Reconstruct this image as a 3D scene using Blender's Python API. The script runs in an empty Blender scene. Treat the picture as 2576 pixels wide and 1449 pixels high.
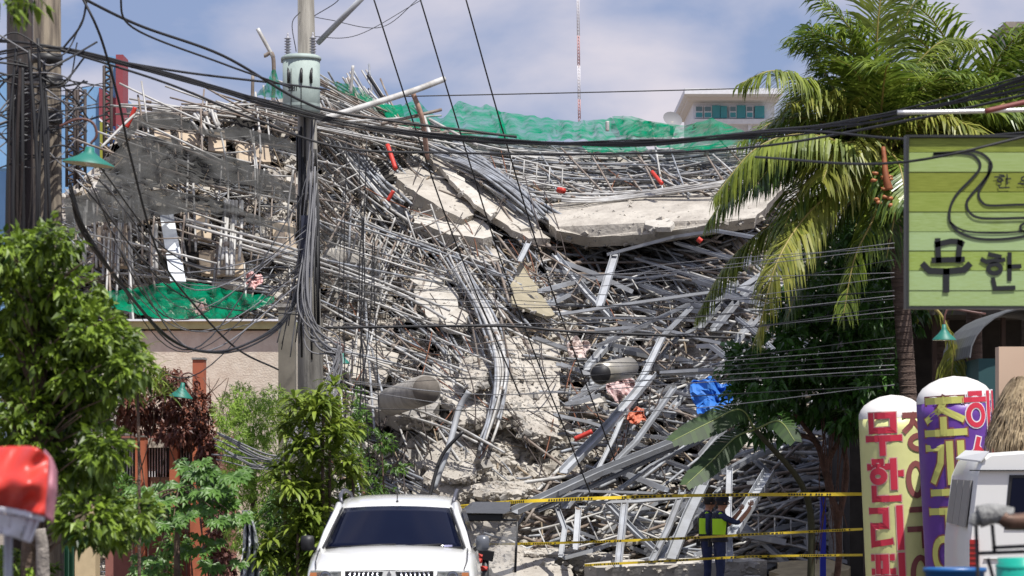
import bpy, math, random
from math import sin, cos, pi, radians, sqrt, atan2
from mathutils import Vector, Matrix, Euler, noise, geometry
R = random.Random(7)
sc = bpy.context.scene
C = sc.collection
# ------------------------------------------------------------------ camera, world, sun, exposure
FOC, HOR, CAMH = 7155.6, 1179.0, 2.2       # survey constants: photo focal length, horizon row, eye height
cd = bpy.data.cameras.new('camera'); cam = bpy.data.objects.new('camera', cd); C.objects.link(cam)
cam.location = (0, 0, CAMH); cam.rotation_euler = (pi/2, 0, 0)
cd.lens = 100; cd.sensor_width = 36; cd.shift_y = (HOR-724.5)/2576.0
cd.clip_start = 0.5; cd.clip_end = 6000
cd.dof.use_dof = True; cd.dof.focus_distance = 66; cd.dof.aperture_fstop = 4.5
sc.camera = cam
sc.view_settings.view_transform = 'Standard'; sc.view_settings.look = 'None'
sc.view_settings.gamma = 1; sc.view_settings.exposure = 0.2
SUN_EL, SUN_AZ = radians(65), radians(38)  # azimuth to the right of straight behind the camera
S = Vector((cos(SUN_EL)*sin(SUN_AZ), -cos(SUN_EL)*cos(SUN_AZ), sin(SUN_EL)))
sl = bpy.data.lights.new('sun', 'SUN'); sl.energy = 5.0; sl.angle = radians(0.5); sl.color = (1, .965, .91)
so = bpy.data.objects.new('sun', sl); C.objects.link(so); so.rotation_euler = S.to_track_quat('Z', 'Y').to_euler()
so.location = (20, -20, 60)
w = bpy.data.worlds.new('World'); sc.world = w; w.use_nodes = True
nt = w.node_tree; nt.nodes.clear(); N = nt.nodes.new; L = nt.links.new
out = N('ShaderNodeOutputWorld'); bg = N('ShaderNodeBackground'); sky = N('ShaderNodeTexSky')
sky.sky_type = 'NISHITA'; sky.sun_disc = False; sky.sun_elevation = SUN_EL
sky.sun_rotation = atan2(S.x, S.y); sky.air_density = 1.0; sky.dust_density = 1.5; sky.ozone_density = 2.0
tc = N('ShaderNodeTexCoord'); mp = N('ShaderNodeMapping'); mp.inputs['Scale'].default_value = (1, 1, 1.9)
n1 = N('ShaderNodeTexNoise'); n1.inputs['Scale'].default_value = 9; n1.inputs['Detail'].default_value = 7; n1.inputs['Roughness'].default_value = .5
n1.inputs['Distortion'].default_value = .25
cr = N('ShaderNodeValToRGB'); cr.color_ramp.elements[0].position = .42; cr.color_ramp.elements[1].position = .66
cr.color_ramp.elements[0].color = (0, 0, 0, 1); cr.color_ramp.elements[1].color = (.85, .85, .85, 1)
mx = N('ShaderNodeMix'); mx.data_type = 'RGBA'; mx.inputs[7].default_value = (9.6, 8.9, 9.5, 1)
m0 = N('ShaderNodeMix'); m0.data_type = 'RGBA'; m0.inputs[0].default_value = .62; m0.inputs[7].default_value = (3.9, 4.9, 8.3, 1)
L(tc.outputs['Generated'], mp.inputs[0]); L(mp.outputs[0], n1.inputs['Vector']); L(n1.outputs[0], cr.inputs[0])
L(sky.outputs[0], m0.inputs[6]); L(m0.outputs[2], mx.inputs[6]); L(cr.outputs[0], mx.inputs[0]); L(mx.outputs[2], bg.inputs[0])
bg.inputs[1].default_value = 0.074; L(bg.outputs[0], out.inputs[0])
sc.cycles.use_denoising = True
sc.cycles.max_bounces = 6; sc.cycles.transparent_max_bounces = 16
# ------------------------------------------------------------------ helpers
def P(U, V, d): return Vector(((U-1288)/FOC*d, d, CAMH+(HOR-V)/FOC*d))
def lerp(a, b, t): return a+(b-a)*t
def sst(a, b, x):
    t = max(0, min(1, (x-a)/(b-a))); return t*t*(3-2*t)
MATS = {}
def mat(name, col, rough=.7, metal=0, var=0.0, scale=6, col2=None, bump=0, bscale=None, trans=0, alpha=1, coat=0, spec=.5, emit=0, stretch=None):
    if name in MATS: return MATS[name]
    m = bpy.data.materials.new(name); m.use_nodes = True; t = m.node_tree; b = t.nodes['Principled BSDF']
    b.inputs['Roughness'].default_value = rough; b.inputs['Metallic'].default_value = metal
    b.inputs['Base Color'].default_value = (*col, 1); b.inputs['Specular IOR Level'].default_value = spec
    b.inputs['Coat Weight'].default_value = coat; b.inputs['Alpha'].default_value = alpha
    if trans: b.inputs['Transmission Weight'].default_value = trans
    if var or col2 or bump:
        tcn = t.nodes.new('ShaderNodeNewGeometry'); nz = t.nodes.new('ShaderNodeTexNoise')
        src = tcn.outputs['Position']
        if stretch:
            q = t.nodes.new('ShaderNodeMapping'); q.inputs['Scale'].default_value = stretch; t.links.new(src, q.inputs[0]); src = q.outputs[0]
        nz.inputs['Scale'].default_value = scale; nz.inputs['Detail'].default_value = 6; nz.inputs['Roughness'].default_value = .62
        t.links.new(src, nz.inputs['Vector'])
        if var or col2:
            r = t.nodes.new('ShaderNodeValToRGB'); c2 = col2 or tuple(c*(1-var) for c in col)
            r.color_ramp.elements[0].position = .36; r.color_ramp.elements[1].position = .62
            r.color_ramp.elements[0].color = (*c2, 1); r.color_ramp.elements[1].color = (*col, 1)
            t.links.new(nz.outputs[0], r.inputs[0]); t.links.new(r.outputs[0], b.inputs['Base Color'])
        if bump:
            n2 = t.nodes.new('ShaderNodeTexNoise'); n2.inputs['Scale'].default_value = bscale or scale*4; n2.inputs['Detail'].default_value = 5
            t.links.new(src, n2.inputs['Vector'])
            bp = t.nodes.new('ShaderNodeBump'); bp.inputs['Strength'].default_value = bump; bp.inputs['Distance'].default_value = .05
            t.links.new(n2.outputs[0], bp.inputs['Height']); t.links.new(bp.outputs[0], b.inputs['Normal'])
    MATS[name] = m; return m
def leafmat(name, c1, c2, scale=3, tl=.35, rough=.45):
    """two-sided leaf: colour varies leaf by leaf, some light passes through"""
    if name in MATS: return MATS[name]
    m = bpy.data.materials.new(name); m.use_nodes = True; t = m.node_tree; b = t.nodes['Principled BSDF']
    g = t.nodes.new('ShaderNodeNewGeometry'); r = t.nodes.new('ShaderNodeValToRGB')
    nz = t.nodes.new('ShaderNodeTexNoise'); nz.inputs['Scale'].default_value = scale; t.links.new(g.outputs['Position'], nz.inputs['Vector'])
    ad = t.nodes.new('ShaderNodeMath'); ad.operation = 'MULTIPLY_ADD'; ad.inputs[1].default_value = .55
    t.links.new(g.outputs['Random Per Island'], ad.inputs[0]); t.links.new(nz.outputs[0], ad.inputs[2])
    r.color_ramp.elements[0].position = .4; r.color_ramp.elements[1].position = 1.0
    r.color_ramp.elements[0].color = (*c1, 1); r.color_ramp.elements[1].color = (*c2, 1)
    t.links.new(ad.outputs[0], r.inputs[0]); t.links.new(r.outputs[0], b.inputs['Base Color'])
    b.inputs['Roughness'].default_value = rough
    tr = t.nodes.new('ShaderNodeBsdfTranslucent'); t.links.new(r.outputs[0], tr.inputs[0])
    ms = t.nodes.new('ShaderNodeMixShader'); ms.inputs[0].default_value = tl
    t.links.new(b.outputs[0], ms.inputs[1]); t.links.new(tr.outputs[0], ms.inputs[2])
    t.links.new(ms.outputs[0], t.nodes['Material Output'].inputs[0]); MATS[name] = m; return m
def netmat(name, col, cover, scale=14, sprd=.3):
    """woven safety net: threads are opaque, the rest is open; density varies with the folds of the cloth"""
    m = bpy.data.materials.new(name); m.use_nodes = True; t = m.node_tree; b = t.nodes['Principled BSDF']
    b.inputs['Base Color'].default_value = (*col, 1); b.inputs['Roughness'].default_value = .9; b.inputs['Specular IOR Level'].default_value = .05
    tr = t.nodes.new('ShaderNodeBsdfTransparent'); tl = t.nodes.new('ShaderNodeBsdfTranslucent'); tl.inputs[0].default_value = (*col, 1)
    m1 = t.nodes.new('ShaderNodeMixShader'); m1.inputs[0].default_value = .25
    m2 = t.nodes.new('ShaderNodeMixShader'); nz = t.nodes.new('ShaderNodeTexNoise'); nz.inputs['Scale'].default_value = scale
    nz.inputs['Detail'].default_value = 5; g = t.nodes.new('ShaderNodeNewGeometry')
    q = t.nodes.new('ShaderNodeMapping'); q.inputs['Scale'].default_value = (.25, .6, 1); t.links.new(g.outputs['Position'], q.inputs[0]); t.links.new(q.outputs[0], nz.inputs['Vector'])
    mr = t.nodes.new('ShaderNodeMapRange'); mr.inputs['From Min'].default_value = .3; mr.inputs['From Max'].default_value = .7
    mr.inputs['To Min'].default_value = max(0, cover-sprd); mr.inputs['To Max'].default_value = min(1, cover+sprd)
    t.links.new(nz.outputs[0], mr.inputs['Value']); t.links.new(mr.outputs[0], m2.inputs[0])
    t.links.new(b.outputs[0], m1.inputs[1]); t.links.new(tl.outputs[0], m1.inputs[2])
    t.links.new(tr.outputs[0], m2.inputs[1]); t.links.new(m1.outputs[0], m2.inputs[2])
    t.links.new(m2.outputs[0], t.nodes['Material Output'].inputs[0]); return m
class MB:
    def __init__(s): s.v = []; s.f = []; s.sm = []
    def add(s, vs, fs, smooth=False):
        o = len(s.v); s.v.extend([tuple(x) for x in vs]); s.f.extend([tuple(i+o for i in f) for f in fs]); s.sm.extend([smooth]*len(fs)); return s
    def box(s, c, d, rot=None):
        c = Vector(c); h = Vector(d)/2; M = rot.to_matrix() if isinstance(rot, Euler) else rot
        vs = []
        for x in (-1, 1):
            for y in (-1, 1):
                for z in (-1, 1):
                    p = Vector((x*h.x, y*h.y, z*h.z)); vs.append(c+(M @ p if M else p))
        return s.add(vs, [(0, 1, 3, 2), (4, 6, 7, 5), (0, 4, 5, 1), (2, 3, 7, 6), (0, 2, 6, 4), (1, 5, 7, 3)])
    def b2(s, a, b): return s.box([(a[i]+b[i])/2 for i in range(3)], [abs(b[i]-a[i]) for i in range(3)])
    def tube(s, pts, r, n=6, r2=None, caps=True, prof=None):
        pts = [Vector(p) for p in pts]; m = len(pts); vs = []; up = None
        for i, p in enumerate(pts):
            t = (pts[min(i+1, m-1)]-pts[max(i-1, 0)])
            if t.length < 1e-6: t = Vector((0, 0, 1))
            t.normalize()
            if up is None:
                up = Vector((0, 0, 1)) if abs(t.z) < .9 else Vector((0, -1, 0))
            a = t.cross(up)
            if a.length < 1e-4: a = t.orthogonal()
            a.normalize(); b = a.cross(t); up = b
            rr = r if r2 is None else lerp(r, r2, i/(m-1))
            if prof:
                for x, y in prof: vs.append(p+a*x+b*y)
            else:
                for k in range(n):
                    q = 2*pi*k/n; vs.append(p+a*cos(q)*rr+b*sin(q)*rr)
        n = len(prof) if prof else n
        fs = [(i*n+k, i*n+(k+1) % n, (i+1)*n+(k+1) % n, (i+1)*n+k) for i in range(m-1) for k in range(n)]
        if caps: fs += [tuple(range(n))[::-1], tuple((m-1)*n+k for k in range(n))]
        return s.add(vs, fs, not prof)
    def prism(s, poly, ext):
        """planar-ish polygon extruded by a vector"""
        n = len(poly); poly = [Vector(p) for p in poly]; ext = Vector(ext)
        vs = poly+[p+ext for p in poly]
        fs = [(i, (i+1) % n, n+(i+1) % n, n+i) for i in range(n)]
        for t in geometry.tessellate_polygon([poly]): fs += [tuple(t), tuple(n+i for i in reversed(t))]
        return s.add(vs, fs)
    def lathe(s, prof, n=24, o=(0, 0, 0), M=None, caps=True):
        vs = []
        for r, z in prof:
            for k in range(n):
                p = Vector((r*cos(2*pi*k/n), r*sin(2*pi*k/n), z)); vs.append(Vector(o)+(M @ p if M else p))
        m = len(prof)
        fs = [(i*n+k, i*n+(k+1) % n, (i+1)*n+(k+1) % n, (i+1)*n+k) for i in range(m-1) for k in range(n)]
        if caps: fs += [tuple(range(n))[::-1], tuple((m-1)*n+k for k in range(n))]
        return s.add(vs, fs, True)
    def grid(s, rows, smooth=True, thick=0):
        m = len(rows); n = len(rows[0]); vs = [p for r in rows for p in r]
        return s.add(vs, [(i*n+k, i*n+k+1, (i+1)*n+k+1, (i+1)*n+k) for i in range(m-1) for k in range(n-1)], smooth)
    def mesh(s, name, m=None):
        me = bpy.data.meshes.new(name); me.from_pydata(s.v, [], s.f)
        me.polygons.foreach_set('use_smooth', s.sm)
        if m: me.materials.append(m)
        me.update(); return me
    def build(s, name, m, parent=None, **kw):
        o = bpy.data.objects.new(name, s.mesh(name, m)); C.objects.link(o)
        if parent: o.parent = parent; o.matrix_parent_inverse = Matrix.Translation(-parent.location) if parent.type == 'EMPTY' and not parent.rotation_euler.to_matrix().to_quaternion().angle > 1e-6 else Matrix()
        return tag(o, **kw)
def tag(o, label=None, cat=None, group=None, kind=None):
    if label: o['label'] = label
    if cat: o['category'] = cat
    if group: o['group'] = group
    if kind: o['kind'] = kind
    return o
def empty(name, loc=(0, 0, 0), rot=(0, 0, 0), **kw):
    o = bpy.data.objects.new(name, None); C.objects.link(o); o.location = loc; o.rotation_euler = rot
    o.empty_display_size = .2
    return tag(o, **kw)
def bez(pts, n=12):
    """smooth curve through points (Catmull-Rom)"""
    pts = [Vector(p) for p in pts]
    if len(pts) == 2: return [pts[0].lerp(pts[1], i/n) for i in range(n+1)]
    q = [2*pts[0]-pts[1]]+pts+[2*pts[-1]-pts[-2]]; o = []
    for i in range(1, len(q)-2):
        for k in range(n):
            t = k/n; a, b, c, d = q[i-1:i+3]
            o.append(.5*((2*b)+(c-a)*t+(2*a-5*b+4*c-d)*t*t+(3*b-a-3*c+d)*t**3))
    o.append(pts[-1]); return o
# ------------------------------------------------------------------ materials
CONC = mat('dusty_concrete', (.47, .435, .38), .95, col2=(.33, .30, .26), scale=1.6, bump=.8, bscale=8)
CONC2 = mat('pale_concrete', (.53, .50, .45), .95, col2=(.40, .37, .32), scale=2.2, bump=.7, bscale=10)
CONC3 = mat('grey_concrete', (.36, .34, .31), .95, var=.3, scale=2.5, bump=.4, bscale=14)
BASE = mat('pulverised_debris', (.42, .385, .34), 1, col2=(.24, .215, .185), scale=2.2, bump=.9, bscale=7)
PIPE = mat('galvanised_pipe', (.52, .515, .50), .6, .12, col2=(.33, .315, .29), scale=3)
PIPE2 = mat('blue_grey_pipe', (.33, .35, .38), .55, .15, col2=(.17, .17, .175), scale=3)
PIPE3 = mat('dull_brown_pipe', (.28, .245, .215), .7, .1, col2=(.17, .125, .095), scale=3)
CHAN = mat('grey_steel_channel', (.32, .335, .36), .6, .1, col2=(.24, .245, .255), scale=1.5, bump=.1)
CHAN2 = mat('pale_steel_channel', (.42, .44, .47), .6, .1, col2=(.31, .315, .325), scale=1.5)
REBAR = mat('dark_rebar', (.075, .06, .055), .8, .3)
RUST = mat('rusty_steel', (.24, .10, .055), .8, .2, var=.4)
CABLE = mat('black_cable', (.018, .018, .02), .6)
CABLE2 = mat('grey_weathered_cable', (.16, .16, .17), .6)
WOODP = mat('weathered_shaded_pole', (.21, .175, .13), .9, col2=(.055, .043, .035), scale=2.4, bump=.5, stretch=(6, 6, .5))  # brown darkened to carry the shadow falling on this pole
WOODD = mat('dark_pole', (.035, .024, .022), .9, col2=(.012, .010, .010), scale=3, bump=.4, stretch=(6, 6, .5))
CPOLE = mat('concrete_pole', (.30, .285, .25), .9, col2=(.13, .12, .105), scale=1.6, bump=.4, stretch=(4, 4, .5))
RED = mat('red_paint', (.50, .035, .02), .5)
BARK = mat('bark', (.16, .11, .08), .95, var=.5, scale=5, bump=.8)
ASPH = mat('asphalt', (.06, .06, .06), .95, var=.3, scale=8, bump=.3)
DIRT = mat('dirt_ground', (.22, .18, .14), 1, var=.4, scale=1.2, bump=.5)
WHITE = mat('white_car_paint', (.78, .78, .75), .25, coat=.8)
TINT = mat('tinted_glass', (.004, .006, .018), .12, spec=.16)
BLACKP = mat('black_plastic', (.02, .02, .022), .5)
# ------------------------------------------------------------------ ground
g = MB(); g.box((0, 900, -.05), (3000, 2400, .1)); g.build('ground', DIRT, kind='structure')
g = MB(); g.box((0, 20, .004), (9, 76, .02)); g.build('road', ASPH, kind='structure')
for sx, nm in ((-1, 'kerb'), (1, 'kerb')):
    g = MB(); g.box((sx*4.65, 20, .06), (.3, 76, .14)); g.build(nm, CONC3, kind='structure')
# ------------------------------------------------------------------ the shape of the heap
TOP = [(100, 560), (170, 480), (260, 400), (320, 300), (420, 272), (600, 262), (700, 250), (760, 232), (860, 225), (960, 270), (1060, 325), (1200, 352), (1400, 372), (1600, 385), (1800, 385), (1950, 385), (2060, 500), (2200, 800), (2350, 1000), (2600, 1200)]
def vtop(U):
    for (a, b), (c, d) in zip(TOP, TOP[1:]):
        if U <= c: return lerp(b, d, max(0, (U-a)/(c-a)))
    return TOP[-1][1]
def d0(U, V):
    a = (HOR-V)/FOC
    k = lerp(.75, 1.75, sst(600, 1000, U)); b = lerp(59.5, 58.5, sst(700, 1100, U))
    k = lerp(k, 1.5, sst(1500, 1900, U))
    d = (b+k*CAMH)/(1-k*a)
    d -= 2.2*math.exp(-((U-1240)/190)**2)*sst(560, 900, V)*(1-sst(1180, 1400, V))      # tongue of debris in the middle
    d += 1.6*math.exp(-((U-1560)/170)**2)*sst(560, 640, V)*(1-sst(900, 1050, V))       # hollow under the big slab
    d += 1.0*math.exp(-((U-900)/90)**2)*math.exp(-((V-560)/200)**2)
    return d
def rough(U, V):
    f = math.exp(-((U-1250)/190)**4)*sst(900, 1010, V)
    return lerp(1, .17, f)
def ds(U, V):
    d = d0(U, V); p = Vector((U/95., V/80., 3)); q = Vector((U/34., V/26., 9))
    r = rough(U, V)
    d += r*(.8*noise.noise(p)+.45*noise.noise(q)+.16*noise.noise(Vector((U/11., V/9., 2))))
    h = noise.noise(Vector((U/48., V/24., 17)))
    lim = lerp(.22, .12, sst(1350, 1500, U)*sst(560, 620, V))
    if h > lim: d += r*min(1, (h-lim)*9)*2.1
    return d
print('heap')
rows = []
NU = 420
us = [60+i*(2480/NU) for i in range(NU+1)]
NV = 190
for j in range(NV+1):
    t = j/NV; row = []
    for U in us:
        vt = vtop(U)+7*noise.noise(Vector((U/30., 0, 5))); V = lerp(vt, 1500, t)
        row.append(P(U, V, ds(U, V)))
    rows.append(row)
back = [[p+Vector((0, 3.0*k, -p.z*k/6.-.1*k)) for p in rows[0]] for k in (6, 4, 2, 1)]
front = [[Vector((p.x, p.y-1.2, -.06)) for p in rows[-1]]]
g = MB(); g.grid(back+rows+front, smooth=False); g.build('rubble_terrain', BASE, kind='structure')
# ------------------------------------------------------------------ chunks of broken concrete
print('chunks')
PROTO = []
for k in range(14):
    rr = random.Random(k); vs = []
    for x in (-1, 1):
        for y in (-1, 1):
            for z in (-1, 1):
                vs.append(Vector((x*rr.uniform(.55, 1), y*rr.uniform(.5, 1)*.8, z*rr.uniform(.4, .9)*.6)))
    PROTO.append((vs, [(0, 1, 3, 2), (4, 6, 7, 5), (0, 4, 5, 1), (2, 3, 7, 6), (0, 2, 6, 4), (1, 5, 7, 3)]))
def rock(rr, n=10):
    import bmesh
    bm = bmesh.new(); pts = []
    for i in range(n+6):
        v = Vector((rr.gauss(0, 1), rr.gauss(0, 1), rr.gauss(0, 1))).normalized(); v.z *= .6; v.y *= .8
        bm.verts.new(v*rr.uniform(.8, 1))
    r = bmesh.ops.convex_hull(bm, input=bm.verts)
    bmesh.ops.delete(bm, geom=[e for e in r['geom_interior'] if isinstance(e, bmesh.types.BMVert)], context='VERTS')
    bm.verts.index_update(); o = ([v.co.copy() for v in bm.verts], [tuple(v.index for v in f.verts) for f in bm.faces]); bm.free(); return o
ROCKS = [rock(random.Random(50+i), 8) for i in range(10)]
def density(U, V):
    if 1060 < U < 1420 and V > 950: return 1
    if U < 750: return .45
    if U > 1400 and V > 590: return .5
    if V < 480 and U > 1150: return .25
    return .75
big = []; A = MB(); B = MB()
n = 0
while n < 21000:
    U = R.uniform(110, 2250); V = R.uniform(240, 1470)
    if V < vtop(U)+6 or R.random() > density(U, V): continue
    s = .055*math.exp(abs(R.gauss(0, .62)))
    if s > .42: s = .42
    p = P(U, V, ds(U, V)-s*.4); E = Euler((R.uniform(-1, 1)*.7, R.uniform(-1, 1)*.7, R.uniform(0, 6.28)))
    big.append((s, p, E)); n += 1
big.sort(key=lambda t: -t[0])
vis = []
for s, p, E in big[:]:
    M = E.to_matrix(); k = R.randrange(24); vs, fs = PROTO[k] if k < 14 else ROCKS[k-14]
    if len(vis) < 290 and s > .15:
        vis.append((s, p, E)); continue
    (A if R.random() < .6 else B).add([p+(M @ v)*s for v in vs], fs)
A.build('rubble_chunks', CONC, kind='stuff', label='broken concrete rubble spread over the collapse', cat='rubble')
B.build('rubble_chunks', CONC2, kind='stuff', label='paler broken concrete and mortar lumps over the collapse', cat='rubble')
rm = []
for i, (vs, fs) in enumerate(ROCKS):
    x = MB(); x.add(vs, fs); rm.append(x.mesh('concrete_chunk', (CONC, CONC2, CONC3)[i % 3]))
for s, p, E in vis:
    U = p.x/p.y*FOC+1288; V = HOR-(p.z-CAMH)/p.y*FOC
    zone = ('heap left, behind black netting' if U < 750 else 'lower middle debris tongue' if V > 950 and U < 1420 else 'upper middle of the heap' if U < 1400 else 'heap right, among the steel')
    o = bpy.data.objects.new('concrete_chunk', R.choice(rm)); C.objects.link(o); o.location = p; o.rotation_euler = E; o.scale = (s*1.1,)*3
    tag(o, 'angular lump of broken concrete lying on the '+zone, 'concrete chunk', 'concrete chunks on the '+zone)
# ------------------------------------------------------------------ slabs (outline of the lit face; lift towards the viewer; thickness)
print('slabs')
def slab(name, pts, thick, m, label, cat='concrete slab', ext=None, jag=.10, group=None, top=.03):
    lk = .72 if (980 < pts[0][0] < 1420 and pts[0][1] > 830) else 1
    thick *= .6; jag *= 1.6
    ps = [P(u, v, d0(u, v)-l*lk) for u, v, l in pts]
    nrm = Vector()
    for i in range(len(ps)): nrm += ps[i].cross(ps[(i+1) % len(ps)])
    nrm.normalize()
    if nrm.y > 0: nrm = -nrm
    out = []
    c0 = sum(ps, Vector())/len(ps)
    for i in range(len(ps)):
        a, b = ps[i], ps[(i+1) % len(ps)]; k = max(1, int((b-a).length/.3)); side = (b-a).cross(nrm).normalized()
        for j in range(k):
            q = a.lerp(b, j/k)
            if j: q = q+side*R.uniform(-jag, jag)
            out.append(q)
    g = MB(); g.prism(out, Vector(ext) if ext else -nrm*thick); return g.build(name, m, label=label, cat=cat, group=group)
slab('concrete_slab', [(1376, 512, 1.0), (1700, 492, 1.3), (1975, 470, 1.6), (1900, 548, 2.6), (1800, 562, 2.8), (1650, 588, 2.8), (1480, 596, 2.6), (1400, 580, 2.3), (1372, 545, 1.8)], .5, CONC, 'very long pale floor slab sagging across the upper right, the biggest slab', ext=(0, .35, -.22), jag=.03)
slab('concrete_slab', [(985, 425, .8), (1060, 420, .7), (1150, 470, 1), (1215, 520, 1.2), (1165, 552, 1.9), (1120, 530, 2), (1040, 478, 1.9), (1000, 450, 1.6)], .45, CONC, 'cracked grey slab with a thick broken front edge below the red strut', ext=(-.15, .35, -.5), jag=.05)
slab('concrete_slab', [(1010, 540, .9), (1090, 520, .8), (1190, 545, 1.2), (1240, 580, 1.4), (1215, 600, 2), (1130, 590, 2.1), (1040, 560, 1.9)], .22, CONC2, 'flat pale slab wedged under the cracked slab', ext=(0, .2, -.3))
slab('concrete_slab', [(1062, 345, .6), (1120, 372, .7), (1170, 420, .8), (1250, 470, 1.0), (1340, 560, 1.4), (1385, 600, 1.6), (1330, 600, 1.8), (1240, 545, 1.6), (1150, 455, 1.3), (1080, 395, 1.1)], .3, CONC, 'long beige slab running down steeply from the ridge to the heap centre', jag=.08)
slab('concrete_slab', [(1105, 415, 1.6), (1135, 420, 1.6), (1250, 530, 2.1), (1235, 545, 2.3), (1150, 470, 2)], .2, CONC2, 'narrow cream concrete strip leaning on the long beige slab', jag=.04)
slab('concrete_slab', [(1310, 655, 1.6), (1396, 790, 1.8), (1375, 795, 2.2), (1290, 765, 2.2), (1288, 710, 2.0)], .12, mat('tan_board', (.33, .29, .20), .9, var=.25, scale=2), 'tan triangular panel standing on edge in the centre of the heap', 'broken panel', jag=.03)
slab('concrete_slab', [(1045, 690, 1.2), (1090, 685, 1.1), (1125, 720, 1.3), (1180, 790, 1.5), (1150, 820, 1.9), (1070, 790, 1.8), (1045, 760, 1.6)], .35, CONC2, 'rounded cream block of concrete below the small pipe bundles left of centre')
slab('concrete_slab', [(1105, 850, 1.0), (1200, 838, 1.0), (1300, 850, 1.2), (1310, 930, 1.5), (1290, 1040, 2.0), (1180, 1060, 2.1), (1115, 1000, 1.9), (1088, 930, 1.5)], .4, CONC2, 'broad cream slab with hairline cracks in the heap middle', jag=.06)
slab('concrete_slab', [(1262, 850, 1.3), (1408, 858, 1.2), (1408, 960, 1.5), (1402, 1100, 2), (1330, 1090, 2.2), (1270, 1000, 1.9)], .4, CONC, 'tall beige wall panel with a straight right edge in the middle', jag=.03)
slab('concrete_slab', [(1075, 1120, 1.2), (1130, 1100, 1.2), (1190, 1130, 1.3), (1180, 1230, 1.9), (1110, 1260, 2), (1072, 1210, 1.7)], .3, CONC, 'beige slab half buried at the left foot of the debris tongue')
slab('concrete_slab', [(930, 985, 1.0), (1010, 965, 1.0), (1105, 1010, 1.4), (1085, 1045, 1.9), (1000, 1050, 1.9), (925, 1020, 1.7)], .3, CONC3, 'low grey slab left of the debris tongue beneath the round column end', ext=(0, .3, -.3))
slab('concrete_slab', [(870, 860, .8), (960, 850, .8), (1000, 900, 1.1), (960, 960, 1.6), (880, 950, 1.5)], .3, CONC, 'beige slab corner tangled in cables beside the central pole')
slab('concrete_slab', [(1505, 1330, .5), (1560, 1305, .5), (1700, 1325, .7), (1660, 1350, 1.3), (1530, 1352, 1.3)], .3, CONC2, 'pale block under the leaning channels near the lower tape')
slab('concrete_slab', [(1310, 1380, 1.6), (1400, 1378, 1.6), (1585, 1395, 1.8), (1580, 1402, 2.4), (1320, 1392, 2.5)], .3, CONC2, 'long low concrete beam lying on the ground left of the officers', 'concrete beam', ext=(.0, .2, -.28), jag=.02)
slab('concrete_slab', [(1200, 1365, 1.4), (1300, 1370, 1.6), (1440, 1440, 3), (1400, 1475, 3.6), (1240, 1440, 3)], .25, CONC, 'pinkish slab sliding down behind the tricycle windscreen')
slab('concrete_slab', [(1470, 1418, 3), (1560, 1408, 3), (1900, 1400, 3), (1930, 1410, 3.5), (1500, 1428, 3.8)], .5, CONC2, 'long kerb-like slab on the ground behind the officers', ext=(0, .2, -.5), jag=.02)
slab('concrete_slab', [(1955, 1415, 3), (2080, 1405, 3), (2140, 1425, 3.5), (2080, 1460, 4.4), (1950, 1460, 4.3)], .3, mat('yellowish_rubble', (.42, .34, .2), .95, var=.3, scale=3), 'yellowish flat slab at the bottom right of the heap')
for i, (u, v, du, dv, l, lb) in enumerate([(1000, 480, 60, 22, 1.2, 'small tilted slab left of the cracked slab'), (870, 640, 70, 30, 1, 'dusty slab fragment right of the central pole'), (1220, 640, 55, 22, 1.2, 'broken plate just left of the tan panel'), (1320, 545, 40, 30, 1.4, 'rounded boulder-like end of the steep slab'), (1500, 720, 45, 20, .6, 'small plate in the hollow under the long slab'), (1480, 1010, 50, 16, 1, 'flat plate at the edge of the straight wall panel'), (1190, 930, 40, 45, 2.4, 'whitewashed plate on top of the broad cream slab'), (1150, 1180, 55, 26, 2, 'plate resting at the top of the loose debris'), (1260, 1225, 90, 20, 2.2, 'dust-covered plate at the toe of the debris tongue'), (1660, 560, 40, 14, 3, 'small shard on the very long slab'), (1900, 1115, 50, 40, 1.2, 'rounded pale boulder under the dark tree'), (600, 700, 60, 18, .8, 'flat plate behind the low green netting')]):
    q = [(u+du*cos(t)*R.uniform(.7, 1.1), v+dv*sin(t)*R.uniform(.7, 1.1), l+.4*sin(t)) for t in [k*2*pi/7 for k in range(7)]]
    slab('concrete_slab', q, .2, (CONC, CONC2)[i % 2], lb, jag=.04)
from mathutils.bvhtree import BVHTree
bv = []; bf = []
for o in bpy.data.objects:
    if o.type == 'MESH' and (o.name.startswith('concrete_slab') or o.name == 'rubble_terrain'):
        k = len(bv); bv += [v.co.copy() for v in o.data.vertices]; bf += [tuple(i+k for i in p.vertices) for p in o.data.polygons]
bvh = BVHTree.FromPolygons(bv, bf); A = MB(); B = MB(); Dk = MB(); n = 0; cam0 = Vector((0, 0, CAMH))
while n < 15000:
    if R.random() < .6: U = R.gauss(1240, 110); V = R.uniform(880, 1430)
    else: U = R.uniform(800, 1950); V = R.uniform(330, 1440)
    if V < vtop(U)+8 or not 790 < U < 2000: continue
    h = bvh.ray_cast(cam0, (P(U, V, 60)-cam0).normalized()); n += 1
    if h[0] is None: continue
    if R.random() < .5 and noise.noise(Vector((U/40, V/25, 31))) < .02: continue
    s = .022*math.exp(abs(R.gauss(0, .75)))
    if s > .2: s = .2
    M = Euler((R.uniform(-.7, .7), R.uniform(-.7, .7), R.uniform(0, 6.28))).to_matrix(); k = R.randrange(24); vs, fs = PROTO[k] if k < 14 else ROCKS[k-14]
    (A if k % 3 else B).add([h[0]+h[1]*s*.3+(M @ v)*s for v in vs], fs)
A.build('rubble_crumbs', CONC, kind='stuff', label='small concrete crumbs covering slabs and the debris tongue', cat='rubble')
B.build('rubble_crumbs', CONC3, kind='stuff', label='small darker mortar crumbs over slabs and the debris tongue', cat='rubble')
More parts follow.
